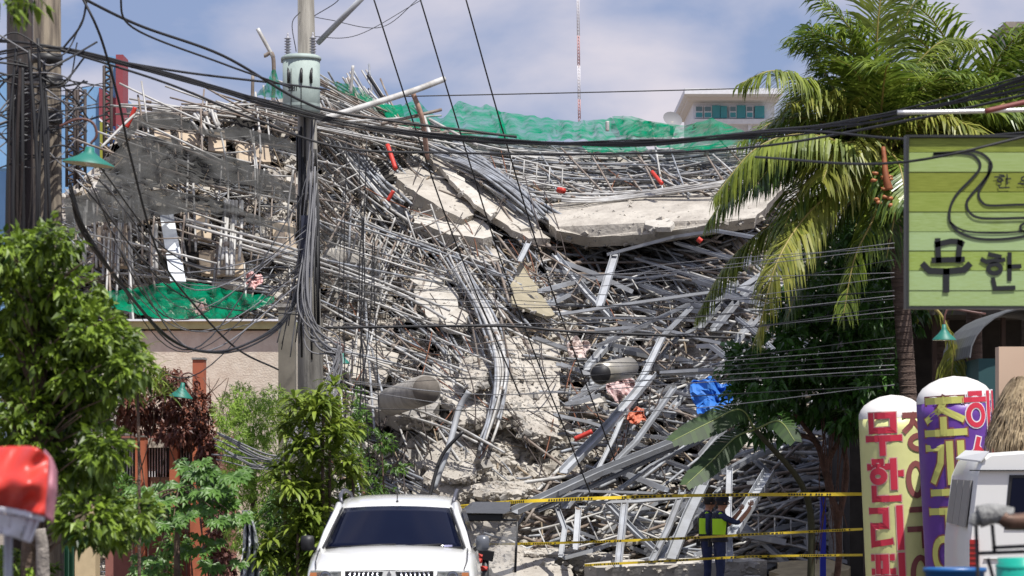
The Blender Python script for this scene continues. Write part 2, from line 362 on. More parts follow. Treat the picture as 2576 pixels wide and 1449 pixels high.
# fallen round column and barrel-like duct
def cyl_thing(name, a, b, r, m, label, cat, capm=None):
    e = empty(name, a, label=label, cat=cat); g = MB(); g.tube([a, a.lerp(b, .5), b], r, 28, caps=True); g.build('shaft', m, e)
    t = (b-a).normalized(); g = MB(); g.tube([a-t*.01, a-t*.03], r*.9, 24); g.build('end_face', capm or m, e); return e
cyl_thing('fallen_column', P(1072, 980, 57.5), P(985, 1010, 62), .31, CONC3, 'round concrete column lying on its side with its dark end facing out', 'column', mat('column_end', (.17, .15, .13), .95, var=.3))
cyl_thing('air_duct', P(1512, 940, 58.2), P(1580, 925, 61), .23, mat('galv_duct', (.45, .42, .36), .4, .4, var=.3, scale=1), 'short wide sheet-metal duct lying among the twisted steel', 'duct', BLACKP)
# left facade floors: slabs stepping inside the scaffold
for i, (v, u0, u1, sl_, th) in enumerate([(300, 330, 760, .02, 14), (400, 290, 790, .10, 15), (505, 300, 840, .12, 16), (610, 400, 850, .06, 15), (700, 200, 860, .0, 14)]):
    pts = []
    for U in (u0, (u0+u1)/2, u1): pts.append((U, v+(U-u0)*sl_, .6))
    pts += [(u1, v+(u1-u0)*sl_+th, .5), (u0, v+th, .5)]
    slab('floor_slab', pts, .3, CONC, 'buckled storey slab, number %d from the top, behind the black netting' % (i+1) if False else ['topmost buckled floor slab behind the black netting', 'second floor slab down behind the black netting', 'middle floor slab sagging behind the black netting', 'floor slab just above the leaning white sheet', 'lowest floor slab behind the low green netting'][i], 'floor slab', ext=(0, 2.2, .15), jag=.04)
wall_m = mat('peach_plaster', (.52, .42, .31), .9, var=.2, scale=2)
for i, (u, v, a, b, lb) in enumerate([(475, 345, 30, 20, 'peach plaster wall panel in the left half of the upper opening'), (545, 355, 24, 26, 'arched peach plaster panel in the upper opening'), (640, 385, 42, 22, 'peach wall panel nearest the central pole under the net'), (410, 345, 22, 16, 'small peach panel near the net peak'), (510, 560, 20, 45, 'leaning plaster wedge beside the leaning white sheet'), (720, 600, 26, 40, 'peach plaster patch against the central pole'), (560, 660, 60, 30, 'layered peach masonry behind the vertical pipes'), (290, 620, 45, 50, 'brownish wall panel beside the leafy tree')]):
    slab('wall_panel', [(u-a, v-b, 1.1), (u+a*.8, v-b*1.1, 1.1), (u+a, v+b, 1.2), (u-a*.9, v+b*.9, 1.2)], .15, wall_m, lb, 'wall panel', jag=.02)
for u, v, a, b, lb in [(640, 300, 45, 32, 'dark plate painted as shaded void under the scaffold top left of the central pole'), (478, 620, 16, 40, 'black plate painted as a shaded doorway beside the leaning white sheet'), (975, 420, 26, 34, 'dark plate painted as a shaded hollow behind the red strut')]:
    slab('opening_shade_plate', [(u-a, v-b, 1.0), (u+a, v-b, 1.0), (u+a, v+b, 1.15), (u-a, v+b, 1.15)], .1, mat('void_shade_black', (.02, .018, .016), 1), lb, 'opening', jag=.01)  # near-black plates painted in for the shade inside openings
slab('metal_sheet', [(402, 540, 2.4), (436, 538, 2.4), (468, 708, 2.5), (428, 706, 2.5)], .05, mat('white_sheet', (.62, .66, .70), .5, var=.1), 'tall white sheet leaning inside the left scaffold', 'metal sheet', jag=.0)
# ------------------------------------------------------------------ pipes
print('pipes')
ALLP = []
def trace(U, V, ang, ln, bend, lift, n=7):
    pts = []; a = radians(ang); st = ln/(n-1); b = radians(bend)/(n-1)
    U -= cos(a)*ln/2; V -= sin(a)*ln/2
    l2 = lift+R.uniform(-.25, .25); l3 = R.uniform(-.12, .12)
    for i in range(n):
        t = i/(n-1); pts.append((U, V, lerp(lift, l2, t)+l3*4*t*(1-t))); U += cos(a)*st; V += sin(a)*st; a += b
    e0 = d0(*pts[0][:2]); e1 = d0(*pts[-1][:2]); em = d0(*pts[n//2][:2]); sag = max(-.5, min(.5, em-(e0+e1)/2))
    return [P(u, v, lerp(e0, e1, i/(n-1))+4*sag*(i/(n-1))*(1-i/(n-1))-l) for i, (u, v, l) in enumerate(pts)]
def zone(key, rect, angf, jit, lens, cnt, r=.026, mats=(PIPE,), lift=(.3, 1.2), bend=(-4, 4), what='scaffold_pipe', lab=None, ok=None):
    u0, v0, u1, v1 = rect; k = 0; tries = 0
    while k < cnt and tries < cnt*12:
        tries += 1
        U = R.uniform(u0, u1); V = R.uniform(v0, v1)
        if V < vtop(U)-6 or (ok and not ok(U, V)): continue
        ln = R.uniform(*lens); a = angf(U, V)+R.gauss(0, jit)
        pts = trace(U, V, a, ln, R.uniform(*bend), R.uniform(*lift))
        ALLP.append((ln*(1 if V > 0 else 1), key, lab, pts, r*R.uniform(.85, 1.15), R.choice(mats))); k += 1
G1 = (PIPE, PIPE, PIPE, PIPE2); G2 = (PIPE2, PIPE2, PIPE, PIPE3); G3 = (PIPE, PIPE2, PIPE3)
zone('z1', (1080, 300, 1960, 405), lambda U, V: lerp(13, -5, sst(1050, 1850, U)), 2.2, (220, 480), 105, mats=G1, bend=(-7, 0), lift=(.2, .9), lab='pale scaffold pipe in the sagging upper rows below the green netting')
zone('z2', (1260, 385, 1930, 515), lambda U, V: lerp(10, -8, sst(1250, 1850, U)), 3, (200, 460), 120, mats=G1, bend=(-8, 0), lift=(.3, 1.2), lab='pale scaffold pipe in the sagging rows above the longest slab')
zone('z2b', (1180, 380, 1950, 540), lambda U, V: 40, 12, (90, 230), 34, mats=G2, lift=(1.1, 1.6), lab='scaffold pipe slanting across the sagging rows on the right')
zone('z3', (1090, 340, 1420, 560), lambda U, V: 36, 4, (160, 300), 46, r=.034, mats=(PIPE2, PIPE2, PIPE), lift=(1.1, 1.9), lab='thick bluish pipe in the bundle running down to the right', ok=lambda U, V: abs((V-340)-(U-1080)*.72) < 38)
zone('z4', (790, 235, 1010, 620), lambda U, V: lerp(60, 46, sst(250, 560, V)), 7, (90, 250), 110, r=.028, mats=(PIPE, PIPE, PIPE2, PIPE3), lift=(.3, 1.6), bend=(-14, 4), lab='pipe in the steep cascade just right of the central pole')
zone('z5', (800, 190, 1000, 320), lambda U, V: lerp(24, 34, R.random()), 5, (100, 230), 46, mats=(PIPE, PIPE3), lift=(.4, 1.4), lab='pipe fanning out at the peak beside the transformer')
zone('z6', (800, 500, 1180, 1000), lambda U, V: 21, 5, (180, 430), 34, mats=G1, lift=(1, 2.2), lab='long thin pipe sloping across the left middle of the heap')
zone('z6b', (820, 500, 1010, 1200), lambda U, V: 88, 6, (120, 330), 12, mats=(PIPE2, PIPE), lift=(1.6, 2.4), lab='upright bent pipe standing right of the central pole')
zone('z6c', (840, 560, 1060, 760), lambda U, V: 112, 5, (90, 170), 34, mats=(PIPE3, PIPE), lift=(.8, 1.6), lab='pipe in the tilted rack right of the central pole')
zone('z7', (1050, 560, 1330, 900), lambda U, V: 52, 10, (90, 230), 44, r=.03, mats=G2, lift=(.6, 1.7), lab='pipe in the diagonal tangle at the centre of the heap', bend=(0, 14))
zone('z8', (1360, 585, 1960, 800), lambda U, V: R.choice((18, 25, 8, -12, 45, 30)), 10, (90, 290), 120, r=.034, mats=G2, lift=(.2, 1.5), lab='grey pipe jumbled in the hollow below the longest slab')
zone('z8b', (1400, 780, 2000, 1180), lambda U, V: R.choice((12, 20, -8, -25, 4, -45, 35)), 9, (70, 260), 145, r=.036, mats=G3, lift=(.2, 1.5), lab='grey pipe jumbled among the steel channels right of centre')
zone('z9', (1330, 1170, 2160, 1430), lambda U, V: R.choice((-25, -15, -10, 5, -40, -55, 20)), 8, (70, 270), 165, r=.035, mats=(PIPE, PIPE3, PIPE2), lift=(.2, 1.5), lab='pipe in the jumble behind the yellow tape')
zone('z9b', (1800, 1080, 2160, 1430), lambda U, V: R.choice((-22, -15, 6, -40)), 6, (90, 260), 90, r=.038, mats=(PIPE, PIPE3, PIPE2), lift=(.4, 1.6), lab='pipe stacked under the dark tree')
zone('z10', (330, 270, 830, 720), lambda U, V: 17, 5, (150, 420), 48, r=.026, mats=(PIPE, PIPE, PIPE3), lift=(1.6, 2.6), lab='ledger pipe sloping across the netted scaffold on the left')
zone('z10b', (420, 262, 800, 300), lambda U, V: 2, 5, (120, 330), 32, mats=(PIPE, PIPE3), lift=(.8, 1.6), lab='ledger pipe along the top of the left scaffold')
zone('z11', (190, 560, 360, 720), lambda U, V: 90, 2, (90, 220), 26, mats=(PIPE3, PIPE), lift=(1.5, 2.2), lab='upright pipe behind the leafy tree')
zone('z12', (330, 280, 760, 720), lambda U, V: 90, 7, (60, 200), 40, r=.024, mats=(PIPE, PIPE3), lift=(1.2, 2), lab='standard pipe of the netted scaffold on the left')
zone('z13', (880, 1010, 1240, 1270), lambda U, V: R.choice((12, 22, 60)), 8, (90, 330), 16, mats=G1, lift=(.6, 1.2), lab='thin pipe lying left of the debris tongue')
zone('z0', (900, 285, 1900, 350), lambda U, V: lerp(14, -3, sst(950, 1850, U)), 6, (120, 320), 30, mats=(PIPE, PIPE3), lift=(2.0, 2.6), lab='pipe poking through the green netting on the ridge')
def bundle(key, lab, path, cnt, spread, r, mats, lift, wob=5):
    for i in range(cnt):
        o = R.uniform(-1, 1)*spread; a = R.uniform(0, .25); b = R.uniform(.72, 1); lf = R.uniform(*lift)
        cv = bez([Vector((u, v, 0)) for u, v in path], 6); m = len(cv)-1; cv = cv[int(a*m):int(b*m)+1]
        pts = []
        for j, q in enumerate(cv):
            t = (cv[min(j+1, len(cv)-1)]-cv[max(0, j-1)]).normalized(); nn = Vector((-t.y, t.x, 0))
            q = q+nn*o*(1+.4*sin(j*.4+i)); pts.append(P(q.x, q.y, d0(q.x, q.y)-lf))
        ALLP.append((400, key, lab, pts, r*R.uniform(.9, 1.1), R.choice(mats)))
bundle('b1', 'pipe in the curved vertical bundle at the heap middle', [(1140, 640), (1215, 780), (1262, 900), (1258, 1000), (1205, 1165)], 17, 16, .03, (PIPE2, PIPE), (1.9, 2.6))
bundle('b2', 'pipe in the tight white group standing near the leaning sheet', [(392, 560), (394, 700)], 4, 9, .04, (PIPE,), (2.2, 2.5))
bundle('b3', 'pipe in the tight upright rack left of the central pole', [(592, 505), (583, 730)], 7, 26, .04, (PIPE,), (2.3, 2.6))
bundle('b4', 'short upright pipe hanging in a row at the scaffold top', [(520, 275), (545, 345)], 11, 48, .034, (PIPE,), (1.6, 1.9))
bundle('b5', 'pipe in the heavy sheaf sweeping down beside the transformer', [(815, 250), (870, 370), (960, 480), (1050, 560)], 16, 20, .036, (PIPE, PIPE2), (1.5, 2.3))
bundle('b6', 'pipe in the sheaf of long rods across the upper middle', [(1075, 370), (1200, 420), (1310, 490), (1370, 560)], 18, 14, .036, (PIPE2,), (1.9, 2.4))
bundle('b7', 'long pipe slung low above the longest slab', [(1330, 492), (1500, 503), (1700, 480), (1880, 450)], 11, 11, .03, (PIPE,), (1.8, 2.4))
bundle('b8', 'pipe of the long pair crossing the left front of the heap', [(470, 560), (750, 640), (1000, 730), (1150, 800)], 3, 14, .034, (PIPE,), (3.1, 3.3))
bundle('b9', 'pipe of the pair descending left of the debris tongue', [(860, 990), (1100, 1060), (1300, 1160)], 3, 12, .028, (PIPE,), (2.6, 2.9))
ALLP.sort(key=lambda t: -t[0])
NIND = 298; grpnames = {}
bulk = {}
# individuals are spread over every zone in proportion to how large they show
per = {}
for t in ALLP: per.setdefault(t[1], []).append(t)
tot = len(ALLP); ind = []
for k, lst in per.items():
    q = max(2, round(NIND*len(lst)/tot)); ind += lst[:q]; 
    for t in lst[q:]: bulk.setdefault(t[5].name, []).append(t)
for ln, key, lab, pts, r, m in ind:
    g = MB(); g.tube(pts, r, 7); g.build('scaffold_pipe', m, label=lab, cat='pipe', group=lab.replace('pipe', 'pipes', 1))
for mn, lst in bulk.items():
    g = MB()
    for t in lst: g.tube(t[3], t[4], 6)
    g.build('scaffold_pipes', MATS[mn], label='mass of smaller %s tangled through the collapse' % mn.replace('_', ' ').replace('pipe', 'pipes'), cat='pipes', kind='stuff')
# couplers on the pipes
g = MB()
for ln, key, lab, pts, r, m in ALLP:
    if R.random() < .4:
        k = R.randrange(1, len(pts)-1); t = (pts[k+1]-pts[k]).normalized()
        g.tube([pts[k]-t*.06, pts[k]+t*.06], r*1.8, 6)
g.build('pipe_couplers', PIPE3, label='small steel couplers clamped on the scaffold pipes', cat='couplers', kind='stuff')
# special single pipes
def rod(name, lab, pts, r, m, cat='pipe', grp=None, n=8, smooth=8):
    g = MB(); g.tube(bez([P(*p) for p in pts], smooth), r, n); return g.build(name, m, label=lab, cat=cat, group=grp)
rod('scaffold_pipe', 'longest white pole jutting up to the right beyond the heap peak', [(795, 305, 66), (1020, 235, 68), (1117, 199, 69)], .075, PIPE)
rod('scaffold_pipe', 'dark thin rod leaning up out of the green netting peak', [(925, 188, 72), (965, 250, 72)], .045, BLACKP)
rod('scaffold_pipe', 'rusty upright post crossing the white pole in the netting', [(1038, 232, 68.5), (1062, 300, 68.5), (1075, 400, 69)], .06, mat('pinkrust', (.40, .25, .19), .8, var=.4))
rod('scaffold_pipe', 'brown cross rod on the rusty post', [(960, 312, 68), (1110, 276, 69)], .04, PIPE3)
rod('scaffold_pipe', 'white thin stick pointing into the sky left of the transformer', [(648, 72, 70), (688, 145, 70)], .05, PIPE)
rod('scaffold_pipe', 'dark post carrying the small green net tuft left of the transformer', [(664, 140, 70), (688, 150, 70), (684, 350, 70)], .05, PIPE3)
rod('scaffold_pipe', 'thin upright stick beside the green net right of the transformer', [(888, 165, 73), (882, 235, 73)], .04, PIPE)
rod('scaffold_pipe', 'lone upright post above the left scaffold', [(636, 190, 68), (634, 300, 68)], .04, PIPE3)
rod('scaffold_pipe', 'pale leaning pole in the middle of the green netting', [(1065, 290, 72), (1085, 350, 71.5)], .05, PIPE)
rod('scaffold_pipe', 'pale sloping pole under the green netting middle', [(1080, 300, 72), (1200, 365, 71)], .04, PIPE)
rod('scaffold_pipe', 'short upright post on the netted ridge near the white house', [(1528, 305, 73), (1528, 330, 73)], .05, PIPE)
rod('scaffold_pipe', 'long white pipe edging the left scaffold along its outer slope', [(255, 370, 60), (330, 296, 61), (350, 285, 61)], .03, PIPE)
rod('drain_pipe', 'bent blue-grey downpipe at the left foot of the debris tongue', [(1180, 985, 55.5), (1155, 1030, 55.5), (1130, 1120, 55.2), (1090, 1230, 55)], .06, CHAN2)
rod('drain_pipe', 'black bent bar beside the bent downpipe', [(1165, 1085, 55), (1110, 1150, 55), (1078, 1260, 54.8)], .035, BLACKP)
for pts, r, lb in [([(975, 365, 66), (995, 425, 65.5)], .055, 'bright red strut sticking out of the dark hollow near the ridge'), ([(990, 480, 65), (975, 505, 65)], .045, 'small red bracket under the cracked slab'), ([(1405, 478, 66.5), (1418, 480, 66.3)], .07, 'small red pipe mouth in the sagging rows'), ([(1640, 432, 72), (1665, 462, 71.5)], .05, 'red rod among the sagging rows on the right'), ([(1755, 600, 63.5), (1765, 608, 63.5)], .06, 'small red tag on the steel under the palm frond'), ([(1445, 1105, 56), (1490, 1085, 56)], .05, 'red fabric scrap beside the crossing channels')]:
    rod('red_strut', lb, pts, r, RED, 'red debris')
# ------------------------------------------------------------------ steel channels
print('channels')
def channel(pts, wpx, lab, m=CHAN, r=0.0, roll=0):
    d = pts[0][2]; P3 = [P(u, v, dd) for u, v, dd in pts]; w_ = wpx/FOC*d/2; h = w_*.55; t = .012
    prof = [(-w_, h), (-w_, -h), (w_, -h), (w_, h), (w_-t, h), (w_-t, -h+t), (-w_+t, -h+t), (-w_+t, h)]
    c, s = cos(roll), sin(roll)
    prof = [(x*c-y*s, x*s+y*c) for x, y in prof]
    g = MB(); g.tube(P3, 1, prof=prof); return g.build('steel_channel', m, label=lab, cat='steel channel')
def cdp(u, v, l): return (u, v, d0(u, v)-l)
CH = [([(1549, 636), (1508, 768)], 17, 'wide steel channel standing upright in the hollow', CHAN2, 2.6), ([(1404, 792), (1600, 762), (1790, 735)], 11, 'long olive-grey channel spanning the hollow left to right', CHAN, 2.8),
 ([(1500, 872), (1735, 764)], 11, 'straight channel rising right, upper of the crossing pair', CHAN, 2.6), ([(1740, 772), (1652, 860)], 12, 'short channel hanging from the junction near the palm frond', CHAN2, 2.7), ([(1668, 845), (1590, 1005), (1570, 1040)], 14, 'channel slanting down left past the duct', CHAN2, 2.8),
 ([(1560, 812), (1700, 838), (1905, 885)], 13, 'long flat channel sloping down to the dark tree', CHAN2, 2.0), ([(1455, 800), (1640, 800), (1830, 812)], 9, 'horizontal channel behind the crossing pair', CHAN, 1.8), ([(1500, 830), (1640, 822), (1760, 850)], 12, 'wide horizontal channel left of the crossing pair', CHAN2, 2.0),
 ([(1760, 872), (1790, 870), (1868, 930)], 16, 'channel with a sharp elbow by the dark tree', CHAN2, 2.6), ([(1665, 938), (1880, 930)], 17, 'dark navy-sided channel above the blue tarpaulin', CHAN, 2.2),
 ([(1530, 640), (1700, 595), (1800, 580), (1903, 598)], 12, 'pale blue arched channel under the long slab', CHAN2, 2.6), ([(1640, 940), (1540, 1060), (1418, 1185)], 20, 'broad channel running down left to the debris tongue', CHAN2, 3.0), ([(1696, 975), (1600, 1110), (1520, 1190)], 13, 'narrower channel parallel to the broad one', CHAN, 3.0),
 ([(1870, 1010), (1700, 1110), (1500, 1190), (1295, 1285)], 22, 'longest heavy channel sweeping from the banana leaf to the ground', CHAN, 3.4), ([(1840, 1040), (1690, 1130), (1520, 1210), (1350, 1285)], 12, 'second sweeping channel just beneath the longest one', CHAN, 3.2), ([(1800, 1090), (1640, 1170), (1560, 1230)], 10, 'short sweeping channel under the banana leaf', CHAN2, 3.0),
 ([(1570, 1040), (1545, 1100), (1500, 1190)], 9, 'thin channel under the broad one', CHAN2, 2.6), ([(1530, 1268), (1600, 1340), (1650, 1385)], 15, 'channel forming the left leg of the V behind the tape', CHAN, 3.2), ([(1480, 1265), (1600, 1262), (1760, 1248)], 11, 'horizontal channel just under the top tape', CHAN2, 3.1),
 ([(1572, 1265), (1555, 1425)], 15, 'upright channel behind the tape, leftmost of three', CHAN2, 3.3), ([(1718, 1235), (1680, 1330), (1640, 1410)], 14, 'upright channel behind the tape, middle one', CHAN, 3.2), ([(1835, 1180), (1832, 1290), (1836, 1410)], 14, 'vertical channel between the officers and the wide leaning plate', CHAN2, 3.2),
 ([(1935, 1185), (1840, 1345)], 26, 'wide leaning plate in front of which the officer raises his arm', CHAN2, 3.6), ([(1770, 1215), (1730, 1300), (1690, 1400)], 24, 'wide plate leaning left of the officers', CHAN, 3.3), ([(1400, 1275), (1420, 1330), (1410, 1400)], 12, 'small upright channel near the tricycle', CHAN, 3.2), ([(1455, 1280), (1448, 1380)], 14, 'upright plate between the tricycle and the V', CHAN2, 3.2),
 ([(1300, 1290), (1450, 1235), (1640, 1240)], 10, 'flat channel reaching the tricycle', CHAN, 3.2), ([(1880, 1215), (2060, 1200)], 13, 'channel lying high under the dark tree', CHAN, 2.8), ([(1760, 1180), (1900, 1130), (2020, 1100)], 11, 'channel rising into the dark tree', CHAN2, 2.8), ([(1870, 1290), (2060, 1240)], 9, 'narrow channel right of the officers', CHAN, 3),
 ([(1330, 610), (1308, 655)], 12, 'short plate above the tan panel', CHAN2, 2.6), ([(1490, 690), (1600, 700), (1700, 690)], 8, 'thin channel in the back of the hollow', CHAN, 1.6), ([(1395, 640), (1480, 740), (1540, 800)], 15, 'channel leaning across the left of the hollow', CHAN2, 1.8), ([(1600, 650), (1760, 700), (1890, 735)], 9, 'channel crossing behind the palm frond', CHAN, 2), ([(1700, 610), (1880, 665)], 11, 'dark channel under the arched one', CHAN, 1.7)]
for pts, wd, lb, m, l in CH:
    channel([(u, v, d0(u, v)-l-.5) if len(pts) < 3 else (u, v, d0(pts[0][0], pts[0][1])*(1-i/(len(pts)-1))+d0(pts[-1][0], pts[-1][1])*i/(len(pts)-1)-l-.5) for i, (u, v) in enumerate(pts)], wd*1.12, lb, m, roll=R.uniform(-.3, .3))
for i in range(95):
    U = R.uniform(1400, 2080); V = R.uniform(640, 1400)
    if 600 < V < 640: continue
    a = R.choice((12, 20, -15, -28, -50, 40)); z = 'hollow' if V < 800 else 'middle right' if V < 1100 else 'lower right'
    pts = trace(U, V, a, R.uniform(70, 210), R.uniform(-12, 12), R.uniform(.9, 2.2), 3)
    w_ = R.uniform(.045, .095); h = w_*.6; t = .01
    prof = [(-w_, h), (-w_, -h), (w_, -h), (w_, h), (w_-t, h), (w_-t, -h+t), (-w_+t, -h+t), (-w_+t, h)]
    g = MB(); g.tube(pts, 1, prof=prof); g.build('steel_channel', R.choice((CHAN, CHAN2)), label='smaller bent steel channel tangled in the %s of the heap' % z, cat='steel channel', group='smaller steel channels in the %s of the heap' % z)
# rebar
for i in range(150):
    U = R.uniform(800, 1700); V = R.uniform(420, 1200); z = 'upper' if V < 700 else 'lower'
    if V < vtop(U)+30: continue
    a = R.choice((55, 65, 30, 75, 100, 120)); pts = trace(U, V, a, R.uniform(50, 220), R.uniform(-40, 40), R.uniform(.8, 2.4), 8)
    g = MB(); g.tube(pts, .014, 4); g.build('rebar', REBAR if i % 4 else RUST, label='thin bent reinforcing bar poking from the %s half of the heap' % z, cat='rebar', group='reinforcing bars in the %s half of the heap' % z)
# splinters and small slivers fill
for nm, m, cnt, lab in (('timber_slivers', mat('split_timber', (.34, .27, .19), .9, var=.4), 1700, 'short split timber offcuts strewn through the heap'), ('metal_scraps', PIPE2, 3200, 'short metal scraps strewn through the heap'), ('dark_scraps', mat('dark_scrap', (.07, .06, .055), .9), 1300, 'dark twisted scraps strewn through the heap')):
    g = MB()
    for i in range(cnt):
        U = R.uniform(180, 2200); V = R.uniform(260, 1450)
        if V < vtop(U)+8 or (1060 < U < 1420 and V > 1000 and R.random() < .8) or (U > 1420 and V > 600 and R.random() < .45): continue
        a = R.uniform(0, 180) if R.random() < .4 else R.uniform(0, 50)
        g.tube(trace(U, V, a, R.uniform(14, 95), R.uniform(-30, 30), R.uniform(0, .9), 4), R.uniform(.009, .026), 4)
    g.build(nm, m, label=lab, cat='debris', kind='stuff')
FR = [(1130, 620, 60), (1180, 690, 55), (1080, 600, 70), (1240, 900, 80), (900, 680, 110), (940, 620, 105), (1420, 700, 30), (1600, 720, -20), (1500, 860, 15), (1700, 900, 35), (1450, 1340, -15), (1600, 1300, 20), (1900, 1280, -30), (1990, 1350, 12), (860, 420, 55), (1020, 900, 40), (700, 520, 92), (600, 420, 84), (430, 640, 88), (1350, 430, 12)]
for i, (u, v, a) in enumerate(FR):
    d = d0(u, v)-(2.0 if u > 780 else 2.6); c = P(u, v, d); a = radians(a); ax = Vector((cos(a), .25*sin(i*2.1), -sin(a))).normalized(); bx = ax.cross(Vector((0, -.8, .6))).normalized()
    where = 'near the ridge' if v < 500 else 'in the upper half' if v < 750 else 'in the middle' if v < 1100 else 'behind the tape'; side = 'left of the pole' if u < 780 else 'left' if u < 1100 else 'centre' if u < 1400 else 'right'
    e = empty('scaffold_ladder', c, label='ladder-like welded scaffold section %s, %s' % (where, side), cat='scaffold ladder', group='ladder-like scaffold sections lying in the heap')
    bow = R.uniform(-.12, .12)
    for sg in (-1, 1):
        g = MB(); g.tube(bez([c+ax*-.85+bx*.33*sg, c+bx*(.33*sg+bow), c+ax*.85+bx*(.33*sg+bow*.4)], 5), .024, 7); g.build('upright', PIPE if i % 3 else PIPE3, e)
    for k in range(5):
        t = -.7+.35*k; g = MB(); q = bow*(1-abs(t)); g.tube([c+ax*t+bx*(-.33+q), c+ax*t+bx*(.33+q)], .017, 6); g.build('rung', PIPE if i % 3 else PIPE3, e)
# cloth-like pale rags
for u, v, s_, m_, lb in [(1565, 975, 38, (.62, .45, .43), 'crumpled pale pink sheet under the duct'), (1455, 875, 26, (.6, .5, .46), 'pinkish rag at the edge of the straight wall panel'), (640, 705, 20, (.7, .45, .42), 'pink cloth hung on the pipes left of the central pole'), (500, 770, 22, (.65, .4, .4), 'pink rag behind the low green netting'), (1790, 1000, 50, (.03, .17, .55), 'bright blue crumpled tarpaulin beside the dark tree'), (1600, 1045, 22, (.6, .2, .12), 'orange red crumpled sack among the channels')]:
    rows = []; rr = random.Random(u)
    for i in range(15):
        row = []
        for j in range(15):
            a = (i-7)/7; b = (j-7)/7; k = Vector((a*1.1, b*1.1, u*1.37))
            q_ = 1-.25*(a*a*b*b); row.append(P(u+(a*q_+.5*noise.noise(k))*s_, v+(b*q_*.9+.6*noise.noise(k*1.2+Vector((5, 3, 1))))*s_, d0(u, v)-2.8+.35*noise.noise(k*2.1)+.12*noise.noise(k*6)-.3*b))
        rows.append(row)
    g = MB(); g.grid(rows, smooth=False); o = g.build('tarpaulin' if m_[2] > .5 and m_[0] < .1 else 'rag', mat('cloth%d' % u, m_, .6, var=.2), label=lb, cat='tarpaulin' if m_[0] < .1 else 'rag')
    sm = o.modifiers.new('s', 'SOLIDIFY'); sm.thickness = .01
# ------------------------------------------------------------------ nets
print('nets')
GNET = netmat('green_safety_net', (.0, .24, .12), .66, 7, .4); BNET = netmat('black_mesh', (.08, .08, .077), .79, 5, .14)
def net(rows, lift, m, lab, wr=.25, nu=46, nv=16, seed=1):
    rs = []
    for r in rows:
        c = bez([Vector((u, v, 0)) for u, v in r], 16); rs.append([c[round(i*(len(c)-1)/nu)] for i in range(nu+1)])
    gr = []; ks = len(rs)-1
    for j in range(nv*ks+1):
        k = min(ks-1, j//nv); t = j/nv-k; row = []
        for i in range(nu+1):
            q = rs[k][i].lerp(rs[k+1][i], t)
            wv = noise.noise(Vector((q.x/26., q.y/60., seed)))+.5*noise.noise(Vector((q.x/10., q.y/25., seed)))
            row.append(P(q.x, q.y+6*noise.noise(Vector((q.x/18., j/8., seed))), d0(q.x, max(q.y, 240))-lift+wr*wv-.0))
        gr.append(row)
    g = MB(); g.grid(gr); return g.build('safety_net', m, label=lab, cat='netting')
net([[(840, 205), (900, 220), (960, 262), (1010, 262)], [(850, 228), (905, 250), (960, 282), (1020, 300)]], 1.6, GNET, 'green safety net at the peak just right of the transformer')
net([[(950, 255), (1010, 268), (1045, 250), (1085, 285), (1120, 295), (1150, 255), (1200, 270), (1228, 262), (1260, 282)], [(990, 330), (1060, 345), (1130, 350), (1200, 350), (1280, 352)]], 1.7, GNET, 'green safety net with a raised hump along the left ridge', seed=3, wr=.5)
net([[(1250, 280), (1330, 290), (1400, 300), (1460, 305), (1530, 298), (1620, 305), (1700, 318)], [(1260, 350), (1340, 356), (1440, 352), (1520, 356), (1600, 352), (1690, 352)]], 1.6, GNET, 'wide green safety net over the middle of the ridge', seed=5, wr=.5)
net([[(1540, 292), (1580, 292), (1640, 305), (1720, 315), (1780, 300), (1800, 302), (1860, 325), (1930, 345)], [(1560, 340), (1640, 345), (1720, 345), (1800, 350), (1930, 352)]], 1.9, GNET, 'green safety net below the white rooftop house', seed=7, wr=.5)
net([[(1460, 362), (1540, 364), (1620, 362)], [(1480, 382), (1550, 384), (1630, 378)]], 1.9, GNET, 'narrow hanging flap of green net under the ridge, left one', nu=20, nv=6)
net([[(1640, 358), (1760, 356), (1900, 345)], [(1660, 370), (1770, 378), (1900, 356)]], 1.9, GNET, 'narrow hanging flap of green net under the ridge, right one', nu=20, nv=6)
net([[(683, 178), (688, 176), (694, 180)], [(668, 215), (690, 215), (706, 220)], [(640, 240), (680, 245), (720, 250)]], 1.9, GNET, 'small torn green net tuft on the post left of the transformer', nu=14, nv=8)
net([[(262, 735), (330, 725), (420, 712), (500, 712), (600, 735), (690, 745)], [(262, 770), (350, 790), (440, 806), (540, 806), (620, 785), (690, 760)]], 4.5, GNET, 'torn green net strung low over the beige wall', seed=9, wr=.4)
net([[(290, 345), (330, 300), (400, 278), (450, 290), (520, 325), (600, 320), (700, 345), (745, 360)], [(300, 370), (350, 325), (420, 325), (480, 330), (540, 345), (620, 355), (700, 375), (745, 385)]], 3.6, BNET, 'dark mesh swag peaking at the top of the left scaffold', seed=11, wr=.25)
net([[(270, 400), (330, 350), (420, 345), (480, 375), (560, 385), (640, 420), (745, 470)], [(240, 470), (300, 455), (380, 440), (420, 400), (520, 440), (640, 470), (745, 500)], [(250, 480), (330, 492), (400, 470), (470, 460), (560, 470), (660, 490), (745, 510)]], 3.4, BNET, 'broad black mesh draped over the middle left scaffold', seed=13, wr=.3)
net([[(160, 500), (260, 480), (330, 482), (420, 480), (540, 500), (640, 540), (745, 575)], [(170, 590), (240, 560), (330, 560), (420, 540), (500, 535), (620, 560), (745, 590)]], 3.4, BNET, 'low black mesh sagging above the leaning white sheet', seed=15, wr=.3)
net([[(790, 560), (880, 580), (960, 640)], [(790, 700), (870, 740), (960, 760)]], 2.9, netmat('thin_black_mesh', (.05, .05, .05), .4, 6), 'thin black mesh hanging right of the central pole', seed=17, nu=20)
